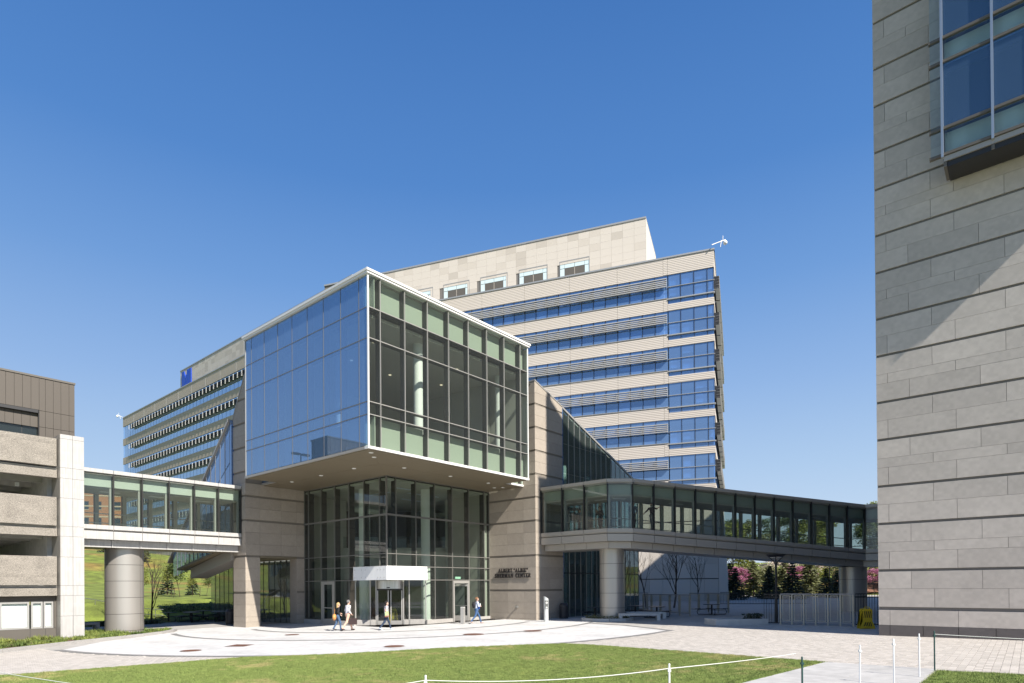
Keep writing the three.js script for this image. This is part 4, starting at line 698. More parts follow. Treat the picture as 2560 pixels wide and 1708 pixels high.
// ---------------------------------------------------------------- stone building at the right
{
  const S = thing('stone_building', 'tall grey stone building with recessed courses and a projecting glass bay', 'building');
  const w = part(S, 'stone_wall', [11.9, 0, 0], -90);            // faces -x; local x = world z
  const Z0 = 19.48, Z1 = 26.8, PW = 2.344, courses = [[.66, 1.295]]; let y = 1.427, three = false;
  while (y < 33) { const list = three ? [.738, .396, .748] : [.767, .728]; for (const h of list) { courses.push([y + .004, y + h - .004]); y += h; } y += .10; three = !three; }
  courses.forEach(([y0, y1], i) => {
    const off = [19.90, 20.68, 21.47][[0, 2, 1, 0, 2, 1, 0, 2][i % 8]], js = [Z0]; for (let z = off - PW; z < Z1; z += PW) if (z > Z0 + .1) js.push(z); js.push(Z1);
    for (let j = 0; j < js.length - 1; j++) box(w, 'stone_panel', M.stone[Math.floor(rnd() * 4)], js[j] + .006, js[j + 1] - .006, y0, y1, -.08, rr(-.0015, .0015), rnd() * 9);
  });
  for (const [a, b] of [[19.48, 19.89], [19.90, 21.06], [21.07, 22.24], [22.25, 23.41], [23.42, 26.8]]) box(w, 'plinth_stone', M.plinth, a + .004, b - .004, -.1, .65, -.08, .012, a);
  box(w, 'wall_body', M.stoneBack, Z0 + .02, Z1 + 20, -.2, 33.8, -.5, -.075); box(w, 'wall_beyond', M.stone[1], Z1 + .01, Z1 + 20, -.2, 33.8, -.07, 0);
  // end wall and the mass behind; the parapet steps down to the east
  const e = part(S, 'end_wall', [0, 0, 19.48], 180), roofAt = (x) => x < 13.8 ? 33.8 - (x - 11.9) * .9 : x < 17 ? 32 - (x - 13.8) * .35 : 30.9;   // faces -z; local x = -world x
  for (let r = 0; r < 18; r++) for (let q = 0; q < 14; q++) { const x1 = -11.98 - q * PW, top = roofAt(-x1 + PW), y0 = .1 + r * 1.85; if (y0 > top) continue; box(e, 'stone_panel', M.stone[Math.floor(rnd() * 4)], x1 - PW + .01, x1, y0, Math.min(top, y0 + 1.83), -.1, 0, rnd() * 9); }
  put(e, 'end_body', slabXY([[-58, -.2], [-11.96, -.2], [-11.96, 33.8], [-13.8, 32], [-17, 30.9], [-58, 30.9]], -24, -.11), M.stoneBack);
  // projecting bay
  const bay = part(S, 'glass_bay', [10.65, 0, 0], -90), ZS = [21.59, 22.01, 23.54, 25.08, 26.61, 28.14], rows = [18.95, 19.97, 22.55, 23.48, 26.05, 27.0, 29.55];
  for (let r = 0; r < rows.length - 1; r++) for (let i = 0; i < 5; i++) {
    const a = ZS[i] + .04, b = ZS[i + 1] - .04, y0 = rows[r] + .05, y1 = rows[r + 1] - .05, sp = r % 2 === 0;
    put(bay, 'pane', solid([[V(a, y0, 0), V(b, y0, 0), V(b, y1, 0), V(a, y1, 0)]]), i === 0 ? (M.glassWing ??= glass(.78, .9, .92, 1.6)) : sp ? (M.glassClear) : (M.glassBay ??= glass(.20, .36, .60, 1.9, .22)));
    if (i === 0) continue;
    if (sp) box(bay, 'spandrel_panel', M.baySpandrel ??= mat(.36, .44, .47, .5), a, b, y0, y1, -.32, -.28); else box(bay, 'inner_frame', M.darkFrame, a, b, y1 - .32, y1, -.3, -.2);
  }
  for (const [i, z] of ZS.entries()) if (i > 0) box(bay, 'mullion', M.bayMullion ??= mat(.42, .45, .47, .3, .6), z - .04, z + .04, 18.83, 29.55, -.06, .11);
  for (const y0 of rows) box(bay, 'rail', M.brownLow, 21.59, 28.14, y0 - .05, y0 + .05, -.1, .055);
  box(bay, 'bay_base', M.panelGrey, 22.04, 28.14, 18.69, 18.88, -1.23, .0); box(bay, 'bay_base', M.darkFrame, 22.15, 28.09, 18.48, 18.68, -1.18, -.06); for (const z of [22.09, 23.54, 25.08]) box(bay, 'base_rib', M.brownLow, z - .05, z + .05, 18.49, 18.685, -1.1, -.02);
  box(bay, 'bay_return', M.darkFrame, 22.01, 22.07, 18.9, 29.55, -1.23, -.112); box(bay, 'bay_return', M.darkFrame, 28.09, 28.15, 18.9, 29.55, -1.23, -.11); box(bay, 'bay_back', mat(.02, .028, .045, .6), 22.08, 28.08, 18.9, 29.4, -1.22, -1.05); box(bay, 'bay_top', M.panelGrey, 21.59, 28.14, 29.61, 29.75, -1.23, .06);
}
// ---------------------------------------------------------------- trees and shrubs
function branchTree(h, o = {}) {             // bare or thinly leaved tree: returns wood geometries and twig ends
  const geos = [], ends = [];
  const grow = (p, d, len, r, lv) => {
    const n = 4, pts = [p.clone()], rs = [r]; let q = p.clone(), dir = d.clone();
    for (let i = 1; i <= n; i++) { dir.add(V(rr(-.12, .12), o.up ?? .06, rr(-.12, .12))).normalize(); q = q.clone().addScaledVector(dir, len / n); pts.push(q); rs.push(r * (1 - .62 * i / n)); }
    geos.push(tube(pts, rs, lv < 2 ? 6 : 4)); 
    if (lv >= (o.levels ?? 4)) { ends.push([q, dir]); return; }
    const kids = lv === 0 ? (o.limbs ?? 7) : 3 + (rnd() < .4 ? 1 : 0);
    for (let k = 0; k < kids; k++) {
      const t = lv === 0 ? lerp(o.clear ?? .35, 1, (k + .5) / kids) : rr(.35, 1), i = Math.min(n - 1, Math.floor(t * n)), base = pts[i].clone().lerp(pts[i + 1], t * n - i);
      const a = rnd() * 6.283, sp = o.spread ?? .62, nd = dir.clone().multiplyScalar(1 - sp * .4).add(V(Math.cos(a) * sp, .1, Math.sin(a) * sp)).normalize();
      grow(base, nd, len * (lv === 0 ? (o.limb ?? .5) * (1.15 - .5 * t) : rr(.5, .68)), rs[i] * (lv === 0 ? .5 : .62), lv + 1);
    }
    ends.push([q, dir]);
  };
  grow(V(0, -.1, 0), V(rr(-.04, .04), 1, rr(-.04, .04)).normalize(), h * (o.stem ?? .72), h * (o.thick ?? .016), 0);
  return { geos, ends };
}
function leaves(pos, size, tilt = 1) {       // small folded leaf faces round given points
  const p = [];
  for (const c of pos) {
    const s = size * rr(.6, 1.3), a = rnd() * 6.283, b = (rnd() - .5) * 2.6 * tilt, u = V(Math.cos(a), Math.sin(b) * .7, Math.sin(a)).normalize().multiplyScalar(s), w = V(-Math.sin(a) * Math.cos(b), rr(.2, 1), Math.cos(a)).normalize().multiplyScalar(s * .55);
    p.push(c.x - u.x, c.y - u.y, c.z - u.z, c.x + w.x, c.y + w.y, c.z + w.z, c.x + u.x, c.y + u.y, c.z + u.z, c.x - u.x, c.y - u.y, c.z - u.z, c.x + u.x, c.y + u.y, c.z + u.z, c.x - w.x, c.y - w.y, c.z - w.z);
  }
  const g = new THREE.BufferGeometry(); g.setAttribute('position', new THREE.Float32BufferAttribute(p, 3)); g.computeVertexNormals(); return g;
}
const leafMat = (r, g, b) => { const m = new THREE.MeshPhysicalMaterial({ roughness: .75, side: THREE.DoubleSide, transmission: .3, thickness: 0 }); m.color.setRGB(r, g, b); m.roughness = .95; return m; };
const LM = { conifer: leafMat(.035, .065, .022), dark: leafMat(.03, .05, .02), spring: leafMat(.24, .27, .045), mid: leafMat(.10, .15, .03), pink: leafMat(.42, .14, .25), white: leafMat(.70, .62, .55), olive: leafMat(.15, .16, .05), young: leafMat(.28, .30, .05) };
function crownPoints(n, rx, ry, cy, clumps, gap) {
  const C = Array.from({ length: clumps }, () => { const a = rnd() * 6.283, e = Math.acos(rr(-.75, 1)), r = Math.cbrt(rr(.15, 1)); return V(Math.cos(a) * Math.sin(e) * rx * r, cy + Math.cos(e) * ry * r, Math.sin(a) * Math.sin(e) * rx * r); });
  return Array.from({ length: n }, () => { const c = C[Math.floor(rnd() * clumps)], s = gap * rx; return V(c.x + (rnd() + rnd() - 1) * s, c.y + (rnd() + rnd() - 1) * s * .75, c.z + (rnd() + rnd() - 1) * s); });
}
function leafTree(name, h, rx, n, size, lm, label, category = 'tree') {
  const t = new THREE.Group(); t.name = name; tag(t, label, category);
  const w = branchTree(h, { levels: 2, limbs: 6 });
  put(t, 'trunk', mergeGeometries(w.geos), M.bark); put(t, 'crown', leaves(crownPoints(n, rx, h * .34, h * .64, 34, .3), size), lm); return t;
}
function conifer(name, h, r, n, lm, label) {
  const t = new THREE.Group(); t.name = name; tag(t, label, 'tree');
  put(t, 'trunk', tube([V(0, -.2, 0), V(0, h * .5, 0), V(0, h * .97, 0)], [h * .022, h * .014, .01], 6), M.bark);
  const pts = [], p = [];
  const tiers = 15; for (let i = 0; i < tiers; i++) { const y = h * (.06 + .92 * i / tiers), rad = r * (1 - i / tiers) * rr(.85, 1.12) + .04, arms = 7 + Math.floor(rad * 4); for (let k = 0; k < arms; k++) { const a = rnd() * 6.283; for (let q = 0; q < n; q++) { const d = Math.sqrt(rnd()) * rad * rr(.85, 1.05); pts.push(V(Math.cos(a + rr(-.16, .16)) * d, y - d * .22 + rr(-.06, .06) * h / 4 + .08, Math.sin(a + rr(-.16, .16)) * d)); } } }
  put(t, 'crown', leaves(pts, h * .042, .6), lm); return t;
}
const plant = (proto, x, z, label, group, sc = 1, y) => { const c = proto.clone(); c.name = numbered(proto.name); c.userData = { ...proto.userData, label, group }; c.position.set(x, y ?? land(x, z), z); c.rotation.y = rnd() * 6.28; c.scale.setScalar(sc); scene.add(c); return c; };
// hillside at the left
const spruce = conifer('spruce_tree', 4, 1.15, 9, LM.conifer), spruce2 = conifer('spruce_tree', 4, 1.3, 9, LM.conifer);
plant(spruce, 21.5, -114, 'round dark evergreen highest on the hillside lawn', 'evergreens on the hillside', .95);
plant(spruce2, 23.2, -97, 'dark evergreen beside the wing wall just under the white skybridge', 'evergreens on the hillside', .9);
plant(spruce, 7.2, -44, 'tall narrow dark spruce on the hillside behind the bare tree', 'evergreens on the hillside', .78);
plant(spruce2, 8.9, -42, 'broad cone shaped spruce on the hillside below the sloping beam', 'evergreens on the hillside', .64);
function sapling(h, n, size, lm, label) {
  const t = new THREE.Group(); t.name = 'sapling'; tag(t, label, 'tree');
  const w = branchTree(h, { levels: 2, limbs: 9, clear: .3, limb: .34, thick: .011, stem: .95, spread: .7 });
  put(t, 'trunk', mergeGeometries(w.geos), M.bark); const pts = []; for (const [e] of w.ends) for (let k = 0; k < n; k++) pts.push(V(e.x + rr(-.25, .25), e.y + rr(-.3, .25), e.z + rr(-.25, .25))); put(t, 'crown', leaves(pts, size), lm); return t;
}
const sapA = sapling(3.6, 26, .10, LM.young, ''), sapB = sapling(3.4, 30, .10, LM.mid, ''), sapC = sapling(2.6, 30, .10, LM.young, '');
[[sapA, 5.6, -38.8, 'yellow green sapling in front of the narrow spruce', .8], [sapB, 6.1, -38, 'dark layered sapling above the shaded hedge, left of the broad spruce', .88], [sapA, 7.9, -39.6, 'yellow green sapling touching the broad spruce', .5], [sapB, 8.6, -38, 'dark layered sapling above the hedge, right of the broad spruce', .58], [sapC, 9.8, -38, 'small bright yellow sapling above the hedge near the granite pier', .68], [sapB, 10.9, -38.2, 'dark leafy sapling closest to the granite pier', .58], [sapA, 3.6, -40, 'pale yellow sapling just right of the round bridge column', .68]].forEach(([p, x, z, l, s]) => plant(p, x, z, l, 'young trees on the hillside', s));
for (const [x, z, l] of [[5.3, -37.4, 'slanting tree stake left of the dark layered sapling'], [7.7, -37.4, 'slanting tree stake right of the broad spruce'], [9.3, -37.2, 'slanting tree stake left of the bright yellow sapling'], [10.3, -37.2, 'slanting tree stake right of the bright yellow sapling']]) { const y = land(x, z), s = thing('tree_stake', l, 'stake', [x, y, z], 0, 'stakes beside the saplings'); const lean = rr(-.3, .3); put(s, 'post', rod(V(0, -.1, 0), V(lean, .95, .1), .028, 5), M.bark); put(s, 'tie', rod(V(lean * .9, .85, .09), V(lean * .9 + .25, .88, .1), .012, 4), M.blackMetal); }
// bare trees: two by the round column, four in the shaded court
function bare(name, h, label, x, z, o, pale) {
  const t = thing(name, label, 'tree', [x, land(x, z) + .05, z], 0, 'bare trees without leaves'); const w = branchTree(h, o);
  const [trunk, ...rest] = w.geos; put(t, 'trunk', trunk, pale ? M.barkPale : M.bark); put(t, 'crown', mergeGeometries(rest), pale ? M.barkPale : M.bark);
  if (o.bud) { const pts = []; for (const [e] of w.ends) for (let k = 0; k < o.bud; k++) pts.push(V(e.x + rr(-.2, .2), e.y + rr(-.2, .2), e.z + rr(-.2, .2))); put(t, 'buds', leaves(pts, .022), LM.young); } return t;
}
for (let k = 0; k < 3; k++) bare('birch_stem', 4.6, ['slim pale bare stem nearest the white garage column', 'slim pale bare stem standing between its two neighbours by the round column', 'slim pale bare stem almost touching the round bridge column'][k], -2.6 + k * .3, -27.2 - k * .3, { levels: 3, limbs: 8, spread: .35, limb: .4, thick: .009, clear: .25, bud: 3 }, true);
bare('bare_tree', 5.6, 'upright budding tree with dark trunk right of the round bridge column', -.75, -25.6, { levels: 4, limbs: 9, spread: .42, limb: .5, thick: .013, clear: .22, bud: 2 });
bare('bare_tree', 6.4, 'leafless tree against the corner of stone and glass below the bridge', 32.4, -2.4, { levels: 4, limbs: 7, spread: .5, limb: .5, thick: .012, clear: .3 });
bare('bare_tree', 6.6, 'widest leafless tree in front of the shaded stone wall', 33.1, 0, { levels: 4, limbs: 10, spread: .6, limb: .62, thick: .015, clear: .22 });
bare('bare_tree', 6.2, 'thin leafless tree in front of the stone wall near its leaning end', 30, 3.6, { levels: 4, limbs: 7, spread: .5, limb: .45, thick: .01, clear: .28 });
bare('bare_tree', 6.2, 'leafless tree in front of the dark glass beside the round column', 22.0, -4.6 + 8, { levels: 4, limbs: 8, spread: .45, limb: .5, thick: .011, clear: .25 }).position.set(23.2, .2, -4.05 + 4.6);
// woods beyond the bridge
const oakA = leafTree('broadleaf_tree', 12, 4.6, 5200, .24, LM.spring), oakB = leafTree('broadleaf_tree', 13, 4.8, 5200, .24, LM.mid), oakC = leafTree('broadleaf_tree', 11, 4.2, 4200, .22, LM.olive);
const pinkT = leafTree('blossom_tree', 4.4, 2.3, 3600, .12, LM.pink), whiteT = leafTree('blossom_tree', 4.6, 2.6, 3600, .12, LM.white), pine = conifer('pine_tree', 5.2, 2.1, 12, LM.dark), pine2 = conifer('pine_tree', 5, 2.0, 12, LM.olive);
{
  const kinds = [['bright spring green', oakA], ['deeper green', oakB], ['olive green thin', oakC]];
  const spots = [[80, -12], [84, 14], [88, 8], [78, 18], [92, -26], [98, -16], [95, -4], [104, 4], [96, 12], [110, -8], [112, 14], [100, 24], [118, 2], [122, -18], [124, 24], [106, -28], [90, 20], [104, 34], [132, 10], [128, -32], [86, -34]];
  const where = ['rising straight behind the leaning stone fin', 'rising behind the far bridge column', 'between the lamp posts, in front of the taller woods', 'seen through the last panes of the bridge', 'nearest the leaning stone fin', 'just right of the leaning fin', 'above the dark pines', 'behind the first lamp post', 'behind the white blossom', 'rising over the dark pines', 'filling the gap in the bridge glass', 'beside the far bridge column', 'in the middle of the wooded rise', 'far back behind the tower corner', 'at the far end of the wooded rise', 'low behind the tower corner', 'close behind the second lamp post', 'seen past the stone building', 'on the crest of the wooded rise', 'highest behind the tower', 'hard against the tower end'];
  spots.forEach(([x, z], i) => { const [n, p] = kinds[i % 3]; plant(p, x, z, `${n} tree ${where[i]}`, 'woods beyond the bridge', rr(.7, .92)); });
}
[[66.6, -6.9, 'magenta blossom tree beside the leaning stone fin', 1, pinkT], [76, -1, 'magenta blossom tree half hidden behind the dark pines', .9, pinkT], [73.4, 8.8, 'magenta blossom tree seen past the far bridge column', .8, pinkT], [86.4, .9, 'white blossom shrub tree left of the second lamp post', .95, whiteT], [89, 4, 'white blossom shrub tree right of the second lamp post', 1, whiteT], [84, -6, 'white blossom tree showing above the dark pines', 1.1, whiteT]].forEach(([x, z, l, s, p]) => plant(p, x, z, l, 'blossoming trees beyond the bridge', s));
[[53.7, -2.1, 'low dark pine next to the leaning stone fin', .75, pine], [59.5, 0, 'broad black green pine left of the nearest lamp post', .8, pine], [55.9, 3.6, 'tallest dark pine right of the nearest lamp post', .85, pine], [64, -3.5, 'olive pine beneath the magenta blossom', 1.0, pine2], [66, 3, 'olive pine between the lamp posts', 1.05, pine2], [69, 6.2, 'olive pine just left of the white blossom', 1.1, pine2], [62.5, 5.6, 'dark small pine behind the mesh fence', .7, pine], [57, .6, 'dark pine squeezed between the two broad dark ones', .72, pine], [61, -5.5, 'olive pine half behind the leaning stone fin', .95, pine2], [71, 1.5, 'olive pine behind the tallest dark pine', 1.1, pine2], [60.5, 7.2, 'dark pine just left of the small distant lamp', .6, pine], [67.5, -.5, 'olive pine behind the broad black green pine', 1.1, pine2]].forEach(([x, z, l, s, p]) => plant(p, x, z, l, 'pines beyond the court', s));
{ // spring green shrubs that fill the bank under the woods
  const shrub = leafTree('shrub', 3.4, 2.3, 2600, .14, LM.spring, '', 'shrub'), shrubB = leafTree('shrub', 3.2, 2.2, 2600, .14, LM.olive, '', 'shrub');
  const at = [[74, -12, 'behind the leaning stone fin'], [78, -6, 'above the magenta blossom'], [80, -1, 'above the broad black green pine'], [82, 4, 'above the tallest dark pine'], [80, 9, 'between the white blossom and the bridge column'], [85, -12, 'high behind the magenta blossom'], [88, -2, 'high behind the olive pines'], [92, 6, 'high behind the white blossom'], [86, 12, 'behind the far bridge column'], [76, 13, 'right of the far bridge column']];
  at.forEach(([x, z, w], i) => plant(i % 2 ? shrubB : shrub, x, z, `${i % 2 ? 'olive' : 'bright yellow green'} shrub ${w}`, 'shrubs on the bank beyond the court', rr(.9, 1.25)));
  const bank = [[74, 4], [100, -2], [100, 14], [76, 16]]; const gg = solid([[0, 1, 2, 3].map((i) => V(bank[i][0], land(...bank[i]) + .12, bank[i][1])).reverse()]); struct('mulch_bank', gg, mat(.36, .17, .095, .95, 0, { map: TX.soil }));
}
// mulch bank and hedges
{
  const hedge = (x0, z0, x1, z1, h, label) => { const n = Math.round(Math.hypot(x1 - x0, z1 - z0) * 90), pts = []; for (let k = 0; k < n * 6; k++) { const t = rnd(); pts.push(V(lerp(x0, x1, t) + rr(-.5, .5), ground(x0, z0) + rnd() * h, lerp(z0, z1, t) + rr(-.5, .5))); } const t = thing('hedge', label, 'hedge', [0, 0, 0]); put(t, 'foliage', leaves(pts, .07), LM.dark); put(t, 'stem', mergeGeometries(Array.from({ length: 12 }, (_, k) => rod(V(lerp(x0, x1, (k + .5) / 12), ground(x0, z0), lerp(z0, z1, (k + .5) / 12)), V(lerp(x0, x1, (k + .5) / 12), ground(x0, z0) + h * .8, lerp(z0, z1, (k + .5) / 12)), .02, 4))), M.bark); };
  hedge(1.4, -29.9, 14, -29.7, 1.35, 'dark low hedge along the foot of the hillside lawn');
  hedge(-4.2, -26.6, -.2, -25.4, .35, 'low juniper hedge under the budding tree by the court');
}
// ---------------------------------------------------------------- street furniture
{ // emergency call pillar
  const x = 13.35, z = .6, t = thing('call_pillar', 'silver emergency call pillar with slanted top beside the granite pier', 'call box', [x, ground(x, z), z], -.72), s = mat(.60, .62, .61, .35, .3);
  put(t, 'shaft', cyl(.15, .15, 0, .80, 28), s); put(t, 'head', cyl(.16, .16, .81, 1.38, 28), s);
  const g = cyl(.16, .16, 1.385, 1.68, 28), P = g.attributes.position; for (let i = 0; i < P.count; i++) if (P.getY(i) > 1.6) P.setY(i, 1.56 - P.getX(i) * .6 - .0); g.computeVertexNormals(); put(t, 'cap', g, s);
  const pl = put(t, 'call_plate', bx(-.10, .10, .86, 1.36, .125, .168), mat(.12, .125, .12, .4)); put(pl, 'speaker', new THREE.CylinderGeometry(.065, .065, .02, 20).rotateX(Math.PI / 2).translate(0, 1.22, .172), M.white); put(pl, 'speaker_centre', new THREE.CylinderGeometry(.03, .03, .02, 16).rotateX(Math.PI / 2).translate(0, 1.22, .18), M.blackMetal); put(pl, 'button', bx(-.05, .05, .90, .96, .168, .18), M.white);
}
{ const x = 9.27, z = -2.89, t = thing('bollard', 'square silver bollard in front of the open exit door', 'bollard', [x, ground(x, z), z], .3); box(t, 'post', M.steelDull, -.11, .11, 0, 1.06, -.11, .11); box(t, 'cap', M.fascia, -.112, .112, 1.062, 1.09, -.112, .112); box(t, 'push_plate', M.fascia, .112, .12, .8, .92, -.06, .06); }
function bin(x, z, label) {
  const t = thing('litter_bin', label, 'bin', [x, ground(x, z), z], 0, 'dark slatted litter bins');
  put(t, 'liner', cyl(.26, .26, .05, .82, 24), M.blackMetal);
  for (let k = 0; k < 18; k++) { const a = k / 18 * 6.283, m = put(t, 'slat', bx(-.035, .035, .03, .84, -.012, .012), M.binSlat ??= mat(.035, .036, .042, .5, .2)); m.position.set(Math.cos(a) * .29, 0, Math.sin(a) * .29); m.rotation.y = Math.PI / 2 - a; }
  put(t, 'rim', cyl(.32, .32, .84, .90, 24), M.binSlat); put(t, 'hood', cyl(.31, .20, .905, 1.08, 24), M.binSlat);
}
bin(1.9, -18.6, 'dark slatted litter bin beside the left granite passage pier'); bin(16.35, -.15, 'dark slatted litter bin against the shaded granite wall behind the call pillar');
// picnic tables: top, seats, bent tube frame
function picnic(x, z, turn, label) {
  const t = thing('picnic_table', label, 'table', [x, ground(x, z), z], turn, 'dark steel picnic tables');
  const m = M.tableTop ??= mat(.03, .035, .05, .4, .3);
  put(t, 'table_top', cyl(.58, .58, .72, .76, 28), m); put(t, 'post', cyl(.06, .06, .0, .72, 12), M.blackMetal);
  for (let k = 0; k < 4; k++) { const a = k * Math.PI / 2 + .4, c = Math.cos(a), s = Math.sin(a); put(t, 'seat', cyl(.2, .2, .43, .46, 16, c * .95, s * .95), m); put(t, 'frame', tube([V(0, .42, 0), V(c * .62, .42, s * .62), V(c * .95, .40, s * .95), V(c * 1.02, .22, s * 1.02), V(c * .95, .05, s * .95), V(c * .3, .04, s * .3), V(0, .04, 0)], .028, 6), M.blackMetal); }
}
[[17.6, 1.6, 'picnic table right behind the dark glass beside the round column'], [24.0, 7.2, 'picnic table in front of the mesh fence at the leafless tree'], [20.3, -.0 + 3.2, 'picnic table half hidden behind the right round column'], [19.6, 5.2, 'picnic table behind the concrete bench in the shaded court']].forEach(([x, z, l], i) => picnic(x, z, i, l));
[[1.7, -24.5, 'picnic table closest to the left litter bin'], [2.3, -26.2, 'picnic table behind the nearest one in the left court'], [3.9, -25, 'picnic table in the middle of the left court'], [.9, -26.8, 'picnic table by the handrail in the left court'], [3.2, -23.2, 'picnic table nearest the passage glass in the left court'], [3.6, -27.0, 'picnic table under the dark hedge in the left court']].forEach(([x, z, l], i) => picnic(x, z, i * .7, l));
function bench(x, z, len, turn, label, h = .46) { const t = thing('concrete_bench', label, 'bench', [x, ground(x, z), z], turn, 'pale concrete benches'); box(t, 'seat_slab', M.concrete, -len / 2, len / 2, h - .14, h, -.24, .24, len); box(t, 'leg', M.concrete, -len / 2, -len / 2 + .22, 0, h - .142, -.235, .235, 2); box(t, 'leg', M.concrete, len / 2 - .22, len / 2, 0, h - .142, -.235, .235, 3); }
bench(16.6, 5.5, 2.6, -.9, 'concrete bench at the planter of the right round column'); bench(18.4, 5.0, 2.6, -.9, 'concrete bench behind the first one in the shaded court'); bench(-6.0, -23.0, 2.4, .2, 'pale concrete bench left of the left round column'); bench(-3.2, -22.6, 1.6, .2, 'pale concrete bench end right of the left round column');
{ // round planter of the right column
  const t = thing('planter', 'low round concrete planter at the foot of the right bridge column', 'planter', [16.2, ground(16.2, 3.4), 3.4]);
  for (let k = 0; k < 10; k++) { const a = k / 10 * 6.283, b = (k + .985) / 10 * 6.283, q = (r, g) => [Math.cos(g) * r, Math.sin(g) * r]; put(t, 'kerb_stone', slabXZ([q(1.75, b), q(1.75, a), q(1.5, a), q(1.5, b)], -.05, .17, k), M.concrete); }
  put(t, 'soil', cyl(1.5, 1.5, 0, .1, 30), M.soil); const pts = []; for (let k = 0; k < 700; k++) { const a = rnd() * 6.28, d = rr(.8, 1.45); pts.push(V(Math.cos(a) * d, .1 + rnd() * .22, Math.sin(a) * d)); } put(t, 'foliage', leaves(pts, .06), LM.olive);
}
{ const t = thing('planter', 'low grey concrete planter box beside the mesh fence', 'planter', [15.6, ground(15.6, 12.2), 12.2], -.75); box(t, 'wall', M.concrete, -1.6, 1.4, 0, .34, .3, .5, 1); box(t, 'wall', M.concrete, -1.6, 1.4, 0, .34, -.9, -.7, 2); box(t, 'wall', M.concrete, -1.6, -1.4, 0, .339, -.69, .29, 3); box(t, 'soil', M.soil, -1.39, 1.39, 0, .25, -.69, .29); const pts = []; for (let k = 0; k < 500; k++) pts.push(V(rr(.4, 1.3), .25 + rnd() * .35, rr(-.5, .2))); put(t, 'foliage', leaves(pts, .07), LM.dark); }
// steel mesh fence panels
function meshFence(ax, az, bx_, bz, panels, h, label, dense) {
  const L = Math.hypot(bx_ - ax, bz - az), t = thing('mesh_fence', label, 'fence', [ax, ground((ax + bx_) / 2, (az + bz) / 2), az], Math.atan2(-(bz - az), bx_ - ax), 'steel mesh fence runs'), st = M.fenceSteel ??= mat(.30, .285, .28, .5, .2), w = L / panels;
  box(t, 'top_rail', st, 0, L, h - .06, h, -.04, .04);
  box(t, 'bottom_rail', st, 0, L, .14, .19, -.025, .025);
  for (let k = 0; k <= panels; k++) box(t, 'post', M.fencePost ??= mat(.46, .42, .33, .5, .2), k * w - .035, k * w + .035, 0, h - .062, -.035, .035);
  for (let k = 0; k < panels; k++) {
    const x0 = k * w + .10, x1 = (k + 1) * w - .10, g = [], pn = part(t, 'mesh_panel');
    for (const [a, b, c, d] of [[x0, x0 + .03, .22, h - .1], [x1 - .03, x1, .22, h - .1], [x0 + .031, x1 - .031, .22, .25], [x0 + .031, x1 - .031, h - .13, h - .1]]) box(pn, 'panel_frame', M.fencePost, a, b, c, d, -.015, .015);
    const nx = dense ? 16 : 9, ny = dense ? 30 : 14; for (let i = 1; i < nx; i++) { const x = lerp(x0, x1, i / nx); g.push(bx(x - .005, x + .005, .25, h - .13, -.005, .003)); } for (let j = 1; j < ny; j++) { const y = lerp(.25, h - .13, j / ny); g.push(bx(x0 + .03, x1 - .03, y - .005, y + .005, .004, .010)); }
    const m = put(pn, 'wire_mesh', mergeGeometries(g), st); m.userData.kind = 'stuff';
  }
}
meshFence(16.63, 14.06, 16.75, 17.55, 6, 1.68, 'near mesh fence of six panels beside the stone building', true);
meshFence(25.0, 1.28, 21.94, 6.5, 5, 1.48, 'mesh fence around the largest leafless tree');
meshFence(25.6, -6.8 + 4.5, 29.0, -.45, 4, 1.5, 'mesh fence below the glass wall behind the round column');
meshFence(28.3, 3.64, 26.04, 7.63, 4, 1.45, 'mesh fence right of the picnic table at the thin leafless tree');
function barFence(ax, az, bx_, bz, h, label) { const L = Math.hypot(bx_ - ax, bz - az), t = thing('bar_railing', label, 'railing', [ax, ground(ax, az), az], Math.atan2(-(bz - az), bx_ - ax), 'black bar railings'); for (const y of [h, h - .16, .1]) box(t, 'rail', M.blackMetal, 0, L, y - .025, y + .025, -.02, .02); const n = Math.round(L / .14); for (let k = 0; k <= n; k++) box(t, 'bar', M.blackMetal, k * L / n - .009, k * L / n + .009, .1, h - .03, -.009, .009); }
barFence(16.9, 17.62, 18.2, 19.25, 1.65, 'black bar railing between the mesh fence and the stone building'); barFence(16.6, 13.2, 16.62, 14.0, 1.65, 'short black bar railing at the planter box end of the fence');
barFence(40, 1.5, 44, 8.5, 1.2, 'distant black bar railing in front of the pines');
// lamp posts
function lamp(x, z, y0, h, label) { const t = thing('street_lamp', label, 'lamp', [x, y0, z], .3, 'black lamp posts'); put(t, 'pole', tube([V(0, -.2, 0), V(0, h * .5, 0), V(0, h - .5, 0)], [.085, .07, .06], 10), M.blackMetal); put(t, 'collar', cyl(.1, .1, h - .55, h - .45, 12), M.blackMetal); for (const s of [-1, 1]) { put(t, 'arm', tube([V(0, h - .5, 0), V(s * .28, h - .2, 0), V(s * .42, h - .06, 0)], .028, 6), M.blackMetal); put(t, 'arm', tube([V(0, h - .5, 0), V(0, h - .2, s * .28), V(0, h - .06, s * .42)], .028, 6), M.blackMetal); } put(t, 'lamp_hood', cyl(.36, .55, h - .14, h, 24), M.blackMetal); put(t, 'lamp_lens', cyl(.3, .34, h - .16, h - .142, 24), M.white); }
lamp(17.75, 13.5, .22, 3.85, 'nearest black lamp post, its hood against the shaded bridge beam'); lamp(64.1, 5.6, land(64.1, 5.6), 4.0, 'black lamp post in front of the white blossom'); lamp(112.5, -7, 1.0, 2.7, 'small distant black lamp post left of the blue banner');
{ const t = thing('banner', 'small blue banner on a post by the white blossom', 'banner', [101.9, 1.9, -4], .7); put(t, 'pole', rod(V(-.5, -.6, 0), V(-.5, 1.2, 0), .05), M.blackMetal); box(t, 'cloth', mat(.01, .015, .10, .7), -.45, .45, .0, 1.15, -.015, .015); }
